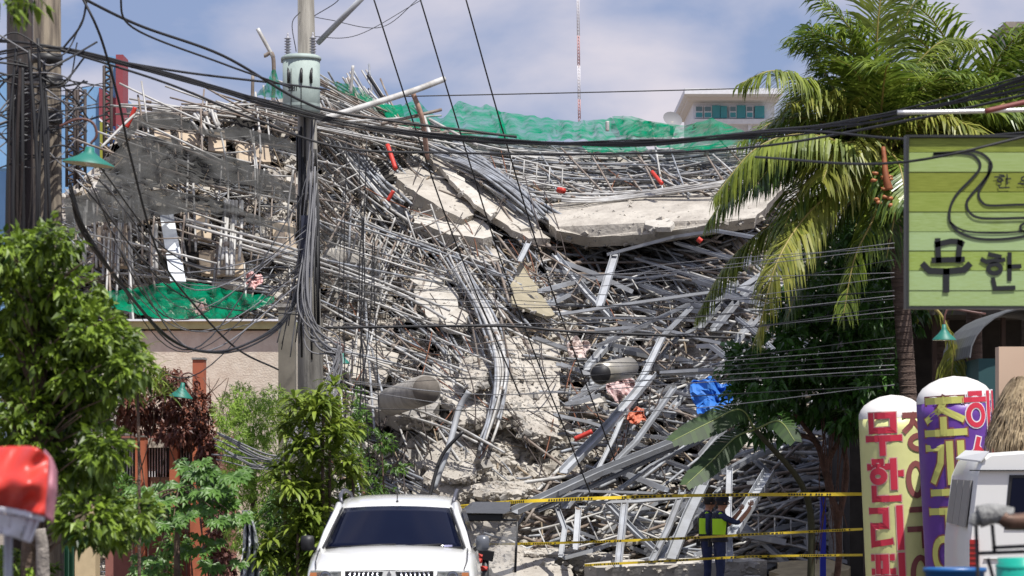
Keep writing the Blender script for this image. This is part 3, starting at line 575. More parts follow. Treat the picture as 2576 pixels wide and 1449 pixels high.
# ------------------------------------------------------------------ background: rooftop house, mast, dish, blue and maroon hall, white tower
print('background')
D = 150
e = empty('rooftop_house', P(1830, 340, D), label='white flat-roofed rooftop house with teal windows behind the ridge', cat='house')
WH = mat('white_wall', (.80, .81, .84), .8, var=.1); px = D/FOC
def bb(u0, v0, u1, v1, y0, y1, dd=None):
    dd = dd or D; a = P(u0, v1, dd); b = P(u1, v0, dd); g = MB(); g.b2((a.x, dd+y0, a.z), (b.x, dd+y1, b.z)); return g
bb(1744, 258, 1948, 420, 0, 8).build('wall', WH, e); bb(1716, 236, 1960, 250, -2.2, 9).build('roof', WH, e)
g = bb(1728, 250, 1955, 258, -1, 8.5); g.build('fascia', mat('cream_fascia', (.72, .69, .66), .8), e)
bb(1736, 304, 1956, 316, -.8, 0).build('sill_band', WH, e)
TEAL = mat('teal_panel', (.06, .33, .36), .4); 
for i, (a, b) in enumerate([(1748, 1768), (1770, 1790), (1812, 1828), (1834, 1852), (1876, 1894), (1898, 1922)]):
    wd = bb(a, 268, b, 298, -.25, 0); f = wd.build('window', TEAL if i in (2, 5) else WH, e)
    if i not in (2, 5): bb(a+2, 270, b-2, 281, -.3, -.25).build('pane', mat('grey_glass', (.12, .2, .22), .1), f); bb(a+2, 285, b-2, 296, -.3, -.25).build('pane', TEAL, f)
bb(1791, 266, 1811, 298, -.2, 0).build('panel', TEAL, e); bb(1853, 266, 1875, 298, -.2, 0).build('panel', TEAL, e)
for u in (1808, 1880): bb(u, 316, u+8, 345, -.6, -.2).build('post', WH, e)
D = 300
e = empty('radio_mast', P(1457, 330, D), label='tall thin red and white radio mast in the sky', cat='mast')
RW = mat('mast_white', (.72, .70, .72), .6); RR = mat('mast_red', (.50, .28, .27), .6)
for i, (v0, v1, m) in enumerate([(-40, 90, RW), (90, 165, RR), (165, 250, RW), (250, 300, RR)]):
    g = MB(); a = 2.4 if i else 2.0; 
    for q in range(3):
        t = 2*pi*q/3; o = Vector((cos(t), sin(t), 0))*.14; g.tube([P(1453+4*(v1/330), v1, D)+o, P(1453+4*(v0/330), v0, D)+o], .045, 5)
    k = v0
    while k < v1:
        for q in range(3):
            t = 2*pi*q/3; t2 = 2*pi*(q+1)/3; g.tube([P(1453+4*(k/330), k, D)+Vector((cos(t), sin(t), 0))*.14, P(1453+4*((k+8)/330), k+8, D)+Vector((cos(t2), sin(t2), 0))*.14], .03, 4)
        k += 8
    g.build('mast_section', m, e)
D = 200
e = empty('tower_block', P(2590, 150, D), label='weathered white tower top behind the palms at the upper right', cat='tower')
bb(2535, 72, 2640, 700, 0, 6).build('wall', mat('stained_white', (.6, .62, .6), .9, col2=(.10, .10, .10), scale=.6), e); bb(2524, 60, 2650, 74, -1, 7).build('parapet', mat('tower_cap', (.35, .31, .27), .9, var=.5, scale=1), e)
D = 110
e = empty('painted_hall', P(240, 420, D), label='distant blue and maroon painted hall with a tall fin, upper left', cat='building')
BL = mat('sky_blue_paint', (.22, .42, .68), .7, var=.12, scale=.4); MR = mat('maroon_paint', (.30, .06, .075), .7, var=.1); YL = mat('olive_yellow', (.30, .30, .03), .7)
bb(-30, 230, 300, 900, 1, 9).build('wall', BL, e); bb(204, 216, 250, 600, .2, 1).build('blue_panel', BL, e)
bb(0, 200, 60, 430, -1, .2).build('blue_panel', BL, e)
g = MB(); g.prism([P(249, 220, D), P(293, 250, D), P(293, 330, D), P(249, 296, D)], (0, 1.2, 0)); g.build('maroon_panel', MR, e)
bb(294, 140, 312, 330, -.3, 1.2).build('maroon_fin', MR, e); bb(265, 140, 293, 246, .1, 1).build('blue_fin', BL, e)
bb(252, 308, 270, 420, -.1, .95).build('yellow_stripe', YL, e); bb(271, 318, 300, 420, -.05, .95).build('blue_panel', mat('mid_blue', (.10, .22, .50), .7), e)
g = MB(); g.prism([P(249, 296, D-.1), P(293, 330, D-.1), P(293, 336, D-.1), P(249, 302, D-.1)], (0, .1, 0)); g.build('white_trim', WH, e)
for u0, u1 in ((168, 188), (196, 214), (262, 280)):
    t = empty('lattice_tower', P(u0, 420, D-6), label={168: 'dark lattice tower leg against the blue hall, left one', 196: 'dark lattice tower leg against the blue hall, nearer the maroon', 262: 'small dark lattice frame below the tall fin'}[u0], cat='lattice tower')
    v0 = 225 if u0 < 250 else 165; g = MB(); D2 = D-6
    for u in (u0, u1): g.tube([P(u, v0, D2), P(u, 470, D2)], .06, 4)
    g.build('upright', REBAR, t); g = MB(); k = v0
    while k < 460: g.tube([P(u0, k, D2), P(u1, k+10, D2)], .04, 4); g.tube([P(u1, k+10, D2), P(u0, k+20, D2)], .04, 4); k += 20
    g.build('bracing', REBAR, t)
slab('roof_sheet', [(318, 265, -8), (360, 285, -8), (330, 330, -7)], .1, BLACKP, 'dark sloping roof corner beside the maroon fin', 'roof', jag=0)
rod('red_strut', 'red painted frame at the left end of the scaffold top', [(340, 270, 62), (328, 300, 62), (318, 320, 62)], .05, RED, 'red debris')
e = empty('satellite_dish', P(1690, 300, 80), label='small grey dish on the ridge left of the rooftop house', cat='dish')
g = MB(); g.lathe([(.0, 0), (.17, .02), (.28, .09)], 18, P(1690, 305, 80), Euler((.9, .4, 0)).to_matrix(), caps=False); g.build('bowl', mat('dish_grey', (.2, .2, .21), .7), e)
g = MB(); g.tube([P(1690, 305, 80), P(1690, 340, 80)], .05, 6); g.build('mount', CONC3, e)
# trees far right
# ------------------------------------------------------------------ beige wall house, lower left
print('left houses')
D = 51
e = empty('boundary_building', P(520, 1449, D), label='beige tile-clad wall building with an olive top band, lower left', cat='building')
WALL = mat('beige_cladding', (.68, .61, .50), .85, col2=(.58, .50, .40), scale=5, bump=.25, bscale=30)
bb(300, 832, 742, 1520, 0, 5).build('wall', WALL, e); bb(296, 808, 744, 828, -.12, 5).build('cornice', mat('olive_band', (.50, .48, .24), .85, var=.15), e)
cap = bb(296, 804, 744, 809, -.2, 5).build('coping', WH, e)
me_ = None
for k in range(38):
    if me_ is None: g = bb(358, 829, 365, 833, -.10, .0); o = g.build('drip_tile', BLACKP, e); me_ = o
    else:
        o = me_.copy(); C.objects.link(o); o.parent = e; o.location = me_.location+Vector((k*10/FOC*D, 0, 0))
e = empty('concrete_post', P(720, 1449, 47), label='square dark concrete post just left behind the central pole', cat='post'); D = 47
bb(700, 772, 742, 1500, 0, .3).build('shaft', mat('post_grey', (.22, .20, .16), .95, var=.35, scale=2), e); bb(697, 764, 745, 773, -.02, .32).build('cap', CONC3, e)
e = empty('concrete_post', P(800, 1449, 48.5), label='second concrete post right behind the central pole', cat='post'); D = 48.5
bb(778, 800, 810, 1500, 0, .3).build('shaft', MATS['post_grey'], e)
# terracotta house
D = 46; TC = mat('terracotta_paint', (.50, .15, .07), .8, col2=(.40, .11, .055), scale=1.5); PK = mat('pink_wall', (.36, .15, .12), .85, var=.15)
e = empty('terracotta_house', P(400, 1449, D), label='terracotta columned house overgrown with dry vines, lower left', cat='house')
bb(255, 1090, 520, 1500, .45, 5).build('wall', PK, e)
for u0, v0, u1 in ((342, 1100, 366), (428, 1090, 448), (486, 905, 514), (480, 1180, 522)):
    f = bb(u0, v0, u1, 1178 if v0 == 905 else 1500, -.1, .3).build('column', TC, e)
    bb(u0-2, v0-5, u1+2, v0, -.12, .32).build('column_cap', CONC3, f)
for u0, u1 in ((272, 338), (370, 424), (450, 480)):
    f = bb(u0, 1125, u1, 1200, .3, .42).build('window', BLACKP, e)
    bb(u0, 1102, u1, 1126, .1, .4).build('lattice_header', mat('cream_trim', (.55, .50, .42), .8, col2=(.12, .1, .08), scale=24), f)
    for k in range(int((u1-u0)/7)): bb(u0+k*7, 1127, u0+k*7+1.6, 1200, .24, .27).build('grille_bar', WH, f)
for u0, u1 in ((268, 345), (420, 470)): bb(u0, 1083, u1, 1096, -.3, .4).build('ledge', CONC3, e)
bb(372, 1190, 480, 1340, .3, .44).build('wall_panel', mat('tan_gate', (.35, .27, .2), .8, var=.2), e)
D = 44
e = empty('cream_gate_house', P(210, 1449, D), label='cream pillar and green gate at the far lower left', cat='gate')
bb(188, 1180, 240, 1500, 0, .5).build('pillar', mat('cream_paint', (.58, .46, .28), .8, var=.12), e)
bb(90, 1330, 187, 1500, .2, .3).build('gate', mat('green_paint', (.02, .16, .07), .6), e)
for k in range(6): bb(200-80+k*12, 1380, 203-80+k*12, 1500, .12, .18).build('gate_bar', mat('green_bar', (.1, .25, .15), .6), e)
bb(150, 990, 300, 1008, -1, 2).build('canopy', mat('zinc', (.5, .5, .5), .5), e)
# ------------------------------------------------------------------ poles, transformer
print('poles')
D = 42
e = empty('utility_pole', P(773, 1449, D), label='tall central concrete utility pole carrying the transformer', cat='utility pole')
base = P(786, 1679-0, D); base.z = 0
top = P(769, -60, D); g = MB(); g.tube([base, base.lerp(top, .5), top], .22, 20, r2=.118); g.build('shaft', CPOLE, e)
g = MB()
for k in range(26):
    t = R.uniform(.35, .95); p = base.lerp(top, t); a = R.uniform(-2.6, -.5); r = lerp(.20, .105, t)
    g.tube([p+Vector((cos(a)*(r-.01), sin(a)*(r-.01), 0)), p+Vector((cos(a)*(r+.01), sin(a)*(r+.01), 0))], .012, 6)
g.build('bolt_holes', BLACKP, e, kind='stuff')
for v in (300, 475, 640): 
    t = (1679-v)/1739; g = MB(); p = base.lerp(top, t); r = lerp(.20, .105, t)
    g.tube([p-Vector((0, 0, .03)), p+Vector((0, 0, .03))], r+.012, 20); g.build('steel_band', BLACKP, e)
g = MB(); g.tube([P(800, 108, 41.8), P(918, -12, 41.2)], .042, 8); g.build('brace_arm', CHAN2, e)
g = MB()
for k in range(30):
    a = R.uniform(-2.8, -.3); vs = sorted((R.uniform(300, 800), R.uniform(400, 1000)))
    g.tube([base.lerp(top, (1679-v)/1739)+Vector((cos(a)*(.21-.07*(1679-v)/1739), sin(a)*(.21-.07*(1679-v)/1739), 0)) for v in (vs[0], (vs[0]+vs[1])/2, vs[1])], .016, 5)
g.build('riser_cables', CABLE, e, kind='stuff')  # extra dark cables added to deepen the shadowed stretch below the transformer
g = MB(); g.box(P(772, 620, 41.7), (.16, .12, .9)); g.build('cable_box', mat('dark_bluish', (.03, .035, .06), .6), e)
# transformer
tp = P(758, 285, 41.62); bt = Vector((tp.x, tp.y, tp.z)); s_ = 41.62/FOC
e = empty('transformer', bt, label='mint grey cylindrical transformer hung on the central pole', cat='transformer')
TG = mat('mint_grey_paint', (.36, .43, .40), .65, col2=(.26, .32, .30), scale=3); H = 133*s_; Rr = 47*s_
g = MB(); g.lathe([(Rr*.93, 0), (Rr, .02), (Rr, H)], 36, bt); g.build('tank', TG, e)
g = MB(); g.lathe([(Rr*1.04, H), (Rr*1.07, H+.01), (Rr*1.07, H+.04), (Rr*.9, H+.07), (.05, H+.10)], 36, bt); g.build('lid', TG, e)
for k, (ox, oy) in enumerate(((-.20, .02), (.17, -.02))):
    prof = []
    for i in range(7): prof += [(.026, .04*i), (.055, .04*i+.012), (.026, .04*i+.026)]
    g = MB(); g.lathe([(r, z+H+.07) for r, z in prof]+[(.012, H+.37), (.012, H+.41)], 14, bt+Vector((ox, oy, 0))); g.build('bushing', mat('porcelain', (.30, .30, .33), .3, coat=.4), e)
for x in (-.17, 0.02, .16):
    g = MB(); q = bt+Vector((x, -sqrt(Rr*Rr-x*x)-.02, H*.70)); g.tube([q+Vector((0, .05, .1)), q, q-Vector((0, -.01, .13))], .022, 8); g.build('terminal', BLACKP, e)
for x in (-.24, .22): g = MB(); g.box(bt+Vector((x*1.12, -.02, H-.0)), (.05, .07, .07)); g.build('lid_clamp', CONC3, e)
g = MB(); 
for x in (-.13, .02): g.tube([bt+Vector((x, -sqrt(Rr*Rr-x*x)-.012, .03)), bt+Vector((x, -sqrt(Rr*Rr-x*x)-.012, H*.8))], .005, 4)
g.build('lead_wires', CABLE, e)
g = MB(); g.lathe([(Rr*1.01, .09), (Rr*1.01, .13)], 36, bt, caps=False); g.build('base_ring', TG, e)
g = MB(); g.box(bt+Vector((0, .33, .25)), (.12, .12, .1)); g.box(bt+Vector((0, .33, .62)), (.12, .12, .1)); g.build('bracket', BLACKP, e)
# text helper: strokes on any surface
def strokes(gl, mapf, wd, g, box):
    x0, y0, x1, y1 = box
    def M(x, y): return mapf(lerp(x0, x1, x), lerp(y0, y1, y))
    sx, sy = (x1-x0), (y1-y0)
    for s in gl:
        if s[0] == 'o': _, cx, cy, rx, ry = s; pts = [(cx+rx*cos(2*pi*k/20), cy+ry*sin(2*pi*k/20)) for k in range(21)]; cl = True
        else: pts = list(s[1:]); cl = False
        pp = []
        for a, b in zip(pts, pts[1:]):
            k = max(1, int(max(abs(a[0]-b[0])*abs(sx), abs(a[1]-b[1])*abs(sy))/max(wd*1.2, 1e-6))) if not cl else 1
            for j in range(k): pp.append((lerp(a[0], b[0], j/k), lerp(a[1], b[1], j/k)))
        pp.append(pts[-1])
        q = [Vector((lerp(x0, x1, a), lerp(y0, y1, b), 0)) for a, b in pp]; L_ = []; R_ = []; Q_ = []
        for i, p in enumerate(q):
            a = q[i-1] if i > 0 else (q[-2] if cl else p); b = q[i+1] if i < len(q)-1 else (q[1] if cl else p)
            t1 = (p-a); t2 = (b-p); t1 = t1.normalized() if t1.length > 0 else t2.normalized(); t2 = t2.normalized() if t2.length > 0 else t1
            t = (t1+t2); t = t.normalized() if t.length > .1 else t1; nn = Vector((-t.y, t.x, 0)); k = 1/max(.72, t.dot(t1))
            e_ = t*(wd*.5 if i in (0, len(q)-1) and not cl else 0)*(-1 if i == 0 else 1)
            L_.append(mapf(*(p+nn*wd*k*.5+e_).xy)); R_.append(mapf(*(p-nn*wd*k*.5+e_).xy)); Q_.append(mapf(*(p+e_).xy))
        g.grid([L_, Q_, R_], smooth=False)
GL = {'무': [('l', (.15, .03), (.85, .03), (.85, .42), (.15, .42), (.15, .03)), ('l', (0, .63), (1, .63)), ('l', (.5, .63), (.5, 1))],
 '한': [('l', (.2, 0), (.42, 0)), ('l', (0, .13), (.62, .13)), ('o', .31, .38, .2, .14), ('l', (.8, 0), (.8, .66)), ('l', (.8, .32), (1, .32)), ('l', (.15, .7), (.15, .97), (.9, .97))],
 '리': [('l', (0, .04), (.5, .04), (.5, .44), (.03, .44), (.03, .92), (.6, .86)), ('l', (.92, 0), (.92, 1))],
 '필': [('l', (0, .03), (.62, .03)), ('l', (.18, .03), (.18, .38)), ('l', (.44, .03), (.44, .38)), ('l', (0, .40), (.64, .40)), ('l', (.92, 0), (.92, .48)), ('l', (.15, .58), (.92, .58), (.92, .76), (.17, .76), (.17, .97), (.95, .97))],
 '장': [('l', (0, .05), (.6, .05)), ('l', (.32, .05), (.2, .3), (0, .45)), ('l', (.3, .2), (.6, .45)), ('l', (.8, 0), (.8, .5)), ('l', (.8, .25), (1, .25)), ('o', .48, .77, .34, .18)],
 '어': [('o', .3, .5, .27, .42), ('l', (.92, 0), (.92, 1)), ('l', (.62, .5), (.92, .5))],
 '구': [('l', (.1, .05), (.86, .05), (.86, .42)), ('l', (0, .56), (1, .56)), ('l', (.5, .56), (.5, 1))],
 '이': [('o', .32, .5, .28, .43), ('l', (.92, 0), (.92, 1))],
 '조': [('l', (.08, .05), (.95, .05)), ('l', (.55, .05), (.42, .3), (.05, .55)), ('l', (.5, .3), (.95, .55)), ('l', (.5, .58), (.5, .88)), ('l', (0, .92), (1, .92))],
 '개': [('l', (0, .08), (.4, .08), (.36, .5), (.15, .95)), ('l', (.62, 0), (.62, 1)), ('l', (.62, .5), (.9, .5)), ('l', (.9, 0), (.9, 1))],
 '해': [('l', (.15, .0), (.42, .0)), ('l', (0, .16), (.55, .16)), ('o', .28, .58, .21, .27), ('l', (.7, 0), (.7, 1)), ('l', (.7, .45), (.95, .45)), ('l', (.95, 0), (.95, 1))],
 '산': [('l', (.3, 0), (.22, .3), (0, .5)), ('l', (.3, .25), (.6, .5)), ('l', (.8, 0), (.8, .62)), ('l', (.8, .3), (1, .3)), ('l', (.15, .7), (.15, .97), (.9, .97))],
 '우': [('o', .5, .25, .3, .2), ('l', (0, .62), (1, .62)), ('l', (.5, .62), (.5, 1))]}
# number plate text on the transformer
for txt_i, ch in enumerate('3|80|8'): pass
DG = {'3': [('l', (0, 0), (1, 0), (1, .5), (.2, .5)), ('l', (1, .5), (1, 1), (0, 1))], '9': [('l', (1, .5), (0, .5), (0, 0), (1, 0), (1, 1), (0, 1))], '8': [('l', (0, 0), (1, 0), (1, 1), (0, 1), (0, 0)), ('l', (0, .5), (1, .5))], '1': [('l', (.5, 0), (.5, 1))]}
g = MB()
def tmap(x, y):
    a = x/Rr; return bt+Vector((sin(a)*(Rr+.004), -cos(a)*(Rr+.004), y))
x = -.19
for ch in '3981': strokes(DG[ch], tmap, .012, g, (x, .38, x+.028, .30)); x += .042
g.build('numbers', BLACKP, e)
# left poles
D = 30
for nm, u0, u1, m, lb, r1, r2, dd in (('utility_pole', 124, 118, WOODP, 'pale weathered pole darkened for shadow, with cable clutter at the far left', .165, .145, 30), ('utility_pole', 52, 50, WOODD, 'dark wooden pole at the far left edge', .15, .14, 30.6)):
    b = P(u0, 1735, dd); b.z = 0; t = P(u1, -80, dd); e = empty(nm, b, label=lb, cat='utility pole')
    g = MB(); g.tube([b, b.lerp(t, .5), t], r1, 20, r2=r2); g.build('shaft', m, e)
    if u0 > 100:
        for v in (150, 205, 300):
            p = P(lerp(u0, u1, .9), v, dd); g = MB(); g.tube([p-Vector((0, 0, .05)), p+Vector((0, 0, .05))], r2+.02, 20); g.build('steel_band', BLACKP, e)
        g = MB(); g.b2(P(60, 212, 29.75), P(165, 204, 29.68)); g.build('cross_arm', CONC3, e)
# ------------------------------------------------------------------ cables
print('cables')
NC = [0]
def cable(pts, r=.018, lab='', m=CABLE, grp=None, cat='cable', n=5):
    NC[0] += 1
    g = MB(); g.tube(bez([P(*p) for p in pts], 10), r, n); return g.build('overhead_cable', m, label=lab, cat=cat, group=grp)
A1 = 'thick black cable in the main bundle sagging across the whole view'
for i in range(7):
    j = lambda s: R.uniform(-s, s)
    cable([(-60, 130+j(40), 29.9), (150, 124+j(5), 29.6), (480, 205+j(7), 31), (700, 268+j(10), 32.5), (930, 322+j(12), 33), (1250, 352+j(9), 32.5), (1600, 360+j(8), 31), (1950, 335+j(10), 30), (2250, 288+j(12), 28), (2640, 195+j(30), 26)], R.uniform(.007, .014), A1, grp='main cable bundle across the view')
cable([(150, 124, 29.5), (420, 210, 30.5), (640, 300, 31.5), (860, 372, 32), (1150, 385, 32), (1500, 388, 31), (1900, 370, 29.5), (2300, 300, 27), (2640, 225, 26)], .014, 'lowest black cable of the wide bundle, hanging apart from the others')
cable([(140, -40, 29), (340, 60, 30.5), (560, 140, 31.5), (760, 255, 32.5), (900, 292, 33), (1300, 345, 33)], .017, 'heavy black cable descending from the upper left corner')
cable([(300, -20, 29), (335, 70, 30), (560, 160, 31), (730, 220, 32)], .012, 'thin cable from the upper left down to the transformer')
cable([(160, 130, 29.6), (450, 180, 31), (700, 210, 33), (820, 225, 35)], .014, 'thin cable passing above the main bundle on the left')
for (a, b, c, d_), lb in zip([(938, -10, 1150, 620), (1055, -10, 1300, 770), (1170, -10, 1385, 720)], ('leftmost of the three long guy wires dropping from the sky', 'middle of the three long guy wires dropping from the sky', 'rightmost of the three long guy wires dropping from the sky')):
    cable([(a, b, 50), (lerp(a, c, .5)-5, lerp(b, d_, .5), 51), (c, d_, 53), (c+(c-a)*.75, d_+(d_-b)*.6, 55)], .015, lb)
cable([(1000, 243, 90), (1500, 232, 92), (1900, 222, 95)], .02, 'faint distant wire above the ridge')
cable([(1060, -10, 45), (960, 68, 45), (830, 50, 44), (780, 40, 42)], .006, 'fine wire loop from the top of the central pole'); cable([(1060, 0, 45), (900, 88, 44), (780, 92, 42)], .006, 'lower fine wire loop from the central pole top')
cable([(860, -10, 42), (840, 10, 42), (790, 40, 42)], .007, 'short fine wire curling off the pole top'); cable([(745, 130, 41.8), (735, 60, 41.8), (755, 30, 41.9)], .007, 'bushing lead wire curling up the pole')
cable([(220, -10, 29), (205, 60, 29), (160, 120, 29)], .012, 'loose cable left of the twisted one'); cable([(205, -10, 29), (240, 60, 29), (265, 130, 29.5), (300, 260, 30), (330, 400, 31), (400, 640, 33), (500, 780, 36), (600, 880, 38), (700, 930, 41)], .014, 'twisted cable drooping from the top left over the netting')
# heavy drooping bundle lower left
for i in range(5):
    j = lambda s: R.uniform(-s, s)
    cable([(175, 470+j(40), 29), (210+j(8), 580, 30), (300+j(6), 710, 31.5), (420+j(5), 845, 34), (520, 882+j(6), 36), (620, 870+j(7), 38), (720, 800+j(10), 41), (780+j(6), 640+j(30), 41.7)], R.uniform(.007, .018), 'black cable in the deep drooping bundle between the two poles', grp='drooping cable bundle between the poles')
for i in range(14):
    j = lambda s: R.uniform(-s, s); v0 = R.uniform(430, 900); vm = R.uniform(650, 960); u0 = R.uniform(150, 300)
    cable([(u0, v0-150, 30), (lerp(u0, 770, .45), vm, 36), (770+j(12), R.uniform(480, 800), 41.7)], R.uniform(.005, .011), 'fine loose wire looping from the left pole to the central pole', grp='fine loose wires between the left and central poles', m=R.choice((CABLE, CABLE2)))
for i in range(12):
    j = lambda s: R.uniform(-s, s)
    cable([(790+j(10), 480+j(90), 41.7), (765+j(20), 800+j(60), 41), (850+j(10), 900+j(40), 41), (770+j(30), 1080+j(25), 40.5), (690+j(20), 1165+j(20), 40), (560+j(30), 1130+j(50), 40)], R.uniform(.008, .016), 'grey cable sweeping down from the central pole into the bushes', grp='grey cables sweeping into the bushes', m=CABLE2)
for i in range(12):
    j = lambda s: R.uniform(-s, s); u = R.uniform(745, 800)
    cable([(785+j(12), 290+j(180), 41.7), (lerp(785, u, .5)+j(14), 560+j(60), 41.7), (u-25+j(30), 860+j(90), 41.9)], R.uniform(.006, .013), 'thin cable hanging down beside the central pole', grp='thin cables hanging beside the central pole', m=R.choice((CABLE, CABLE2)))
for i in range(8):
    j = lambda s: R.uniform(-s, s); u = R.uniform(850, 980)
    cable([(u+j(15), 470+j(150), 45), (u+j(25), 760+j(60), 45), (u-20+j(40), 1120+j(110), 45)], R.uniform(.006, .011), 'loose wire dangling in front of the heap right of the pole', grp='loose wires dangling right of the pole')
for i in range(22):
    j = lambda s: R.uniform(-s, s); v = R.uniform(640, 1010)
    cable([(850+j(60), v+j(40), 43), (1250, v+R.uniform(5, 60), 43), (1700, v+R.uniform(-10, 40), 42), (2250, v-30+j(25), 40)], R.uniform(.004, .007), 'hair-thin wire strung low across the heap', grp='hair-thin wires strung low across the heap', m=R.choice((CABLE, CABLE2)))
cable([(800, 825, 42), (1250, 820, 42), (1450, 835, 42), (1850, 850, 42)], .02, 'dark horizontal cable crossing the heap middle')
for i in range(26):
    j = lambda s: R.uniform(-s, s); v = R.uniform(120, 420); s0 = R.choice((-1, 1))
    cable([(-40, v+j(80), 29.3), (60+j(30), v+j(50), 29.4), (150+j(20), v+j(40), 29.4), (235+j(50), v+j(100), 30)], R.uniform(.005, .012), 'tangled service wire wrapped around the far left poles', grp='tangled service wires around the far left poles', m=R.choice((CABLE, CABLE, CABLE2)))
for i in range(15):
    j = lambda s: R.uniform(-s, s)
    u = R.uniform(25, 120); cable([(u+j(15), 150+j(60), 29.4), (u+j(20), 420+j(60), 29.3), (u+j(15), 720+j(120), 29.4)], R.uniform(.008, .024), 'cable running down the face of the far left poles', grp='cables running down the far left poles', m=R.choice((CABLE, CABLE, WOODD)))  # some dark runs added in place of shadow on the poles
cable([(1650, 355, 30), (2000, 330, 28), (2300, 350, 26), (2640, 330, 25)], .012, 'thin cable crossing just above the green plank sign'); cable([(1900, 395, 28), (2250, 410, 24.4), (2640, 330, 24)], .012, 'thin cable crossing the face of the green plank sign')
# ------------------------------------------------------------------ plank sign
print('sign')
SD = 25.0; sp = SD/FOC
e = empty('plank_signboard', P(2440, 772, SD), label='green painted plank signboard with black Korean lettering and cow outline, upper right', cat='signboard')
VS = [347, 383, 433, 483, 533, 583, 631, 681, 731, 770]
def plank_mat(i, c1, c2):
    m = mat('green_plank_%s' % 'abcdefghi'[i], c1, .55, col2=c2, scale=5+i*.7, bump=.12, bscale=30, stretch=(1.1, 1, 20)); return m
PC = [((0.266, 0.326, 0.044), (0.148, 0.185, 0.015)), ((0.355, 0.459, 0.178), (0.296, 0.400, 0.111)), ((0.252, 0.296, 0.037), (0.178, 0.215, 0.015)), ((0.296, 0.370, 0.074), (0.222, 0.296, 0.037)), ((0.370, 0.488, 0.200), (0.244, 0.340, 0.074)), ((0.370, 0.503, 0.244), (0.333, 0.459, 0.185)), ((0.333, 0.444, 0.126), (0.252, 0.340, 0.037)), ((0.370, 0.503, 0.237), (0.326, 0.444, 0.163)), ((0.370, 0.496, 0.229), (0.296, 0.407, 0.126))]
for i in range(9):
    a = P(2286, VS[i+1]-.8, SD); b = P(2760, VS[i]+.8, SD); g = MB(); g.b2((a.x, SD-.004*(i % 2), a.z), (b.x, SD+.03, b.z)); g.build('plank', plank_mat(i, *PC[i]), e)
g = MB(); a = P(2286, 772, SD); b = P(2760, 344, SD); g.b2((a.x, SD+.035, a.z), (b.x, SD+.12, b.z)); g.build('backing', BLACKP, e)
for (u0, v0, u1, v1) in ((2278, 340, 2286, 777), (2286, 340, 2762, 346), (2286, 771, 2762, 777)):
    a = P(u0, v1, SD); b = P(u1, v0, SD); g = MB(); g.b2((a.x, SD-.03, a.z), (b.x, SD+.12, b.z)); g.build('frame', mat('dark_frame', (.03, .032, .03), .4), e)
def smap(x, y): p = P(x, y, SD-.012); return p
INK = mat('black_sign_paint', (.008, .010, .012), .6)
g = MB()
strokes([('l', (.12, .0), (.15, .98)), ('l', (.12, .17), (.55, .02), (.8, .03), (.93, .12)), ('l', (.88, .08), (.82, .98)), ('l', (0, .97), (.95, .93))], smap, 14, g, (2350, 606, 2424, 656))
strokes([('l', (0, .0), (.12, .22), (.5, .25), (.9, .18), (1, 0)), ('l', (.5, .25), (.5, 1))], smap, 16, g, (2325, 668, 2436, 728))
strokes([('l', (.2, 0), (.45, .06)), ('l', (0, .15), (.1, .21), (.55, .15)), ('o', .32, .40, .17, .13), ('l', (.72, 0), (.72, .68)), ('l', (.72, .34), (.98, .33)), ('l', (.28, .70), (.33, .95), (.82, .93))], smap, 11, g, (2472, 640, 2566, 730))
g.build('large_lettering', INK, e)
g = MB()
strokes([('l', (.3, 0), (.55, .03)), ('l', (0, .16), (.6, .12)), ('o', .32, .38, .16, .13), ('l', (.78, 0), (.78, .66)), ('l', (.78, .3), (1, .28)), ('l', (.25, .74), (.3, .96), (.9, .93))], smap, 3.6, g, (2503, 440, 2542, 474))
strokes(GL['우'], smap, 3.6, g, (2562, 442, 2600, 474))
g.build('small_lettering', INK, e)
g = MB()
for pts, wd in (([(2352, 386), (2392, 384), (2440, 388), (2462, 404), (2464, 425), (2442, 452), (2410, 485), (2394, 512), (2388, 540), (2392, 562), (2410, 582), (2440, 596), (2480, 602), (2540, 600), (2610, 588)], 6.5), ([(2392, 384), (2440, 380), (2472, 388), (2492, 408), (2492, 428), (2470, 460), (2442, 492), (2432, 510), (2436, 530), (2456, 546), (2500, 550), (2610, 547)], 6.5), ([(2490, 412), (2486, 440), (2466, 474), (2462, 492), (2470, 508), (2490, 517), (2560, 515), (2610, 516)], 6), ([(2392, 560), (2410, 574), (2440, 583), (2500, 586), (2560, 583), (2610, 575)], 5), ([(2610, 560), (2580, 562), (2568, 568), (2568, 578), (2580, 582), (2610, 578)], 6)):
    c = bez([Vector((*p, 0)) for p in pts], 6); strokes([('l', *[(q.x, q.y) for q in c])], smap, wd, g, (0, 0, 1, 1))
strokes([('l', (2350, 388), (2396, 386))], smap, 6, g, (0, 0, 1, 1))
g.build('cow_outline', INK, e)
g = MB(); g.tube([P(2700, 770, 25.6), P(2700, 1900, 25.6)], .07, 8); g.build('post', BLACKP, e)
rod('lamp_arm', 'horizontal silver pole above the green signboard', [(2258, 283, 24), (2400, 281, 24), (2600, 276, 24)], .019, mat('chrome_pole', (.75, .75, .73), .3, .6), cat='pole', n=12)
rod('lamp_arm', 'dark red bar above the right end of the silver pole', [(2478, 280, 23.5), (2576, 258, 23.5), (2660, 240, 23.5)], .022, mat('maroon_bar', (.22, .06, .05), .5), cat='pole', n=12)
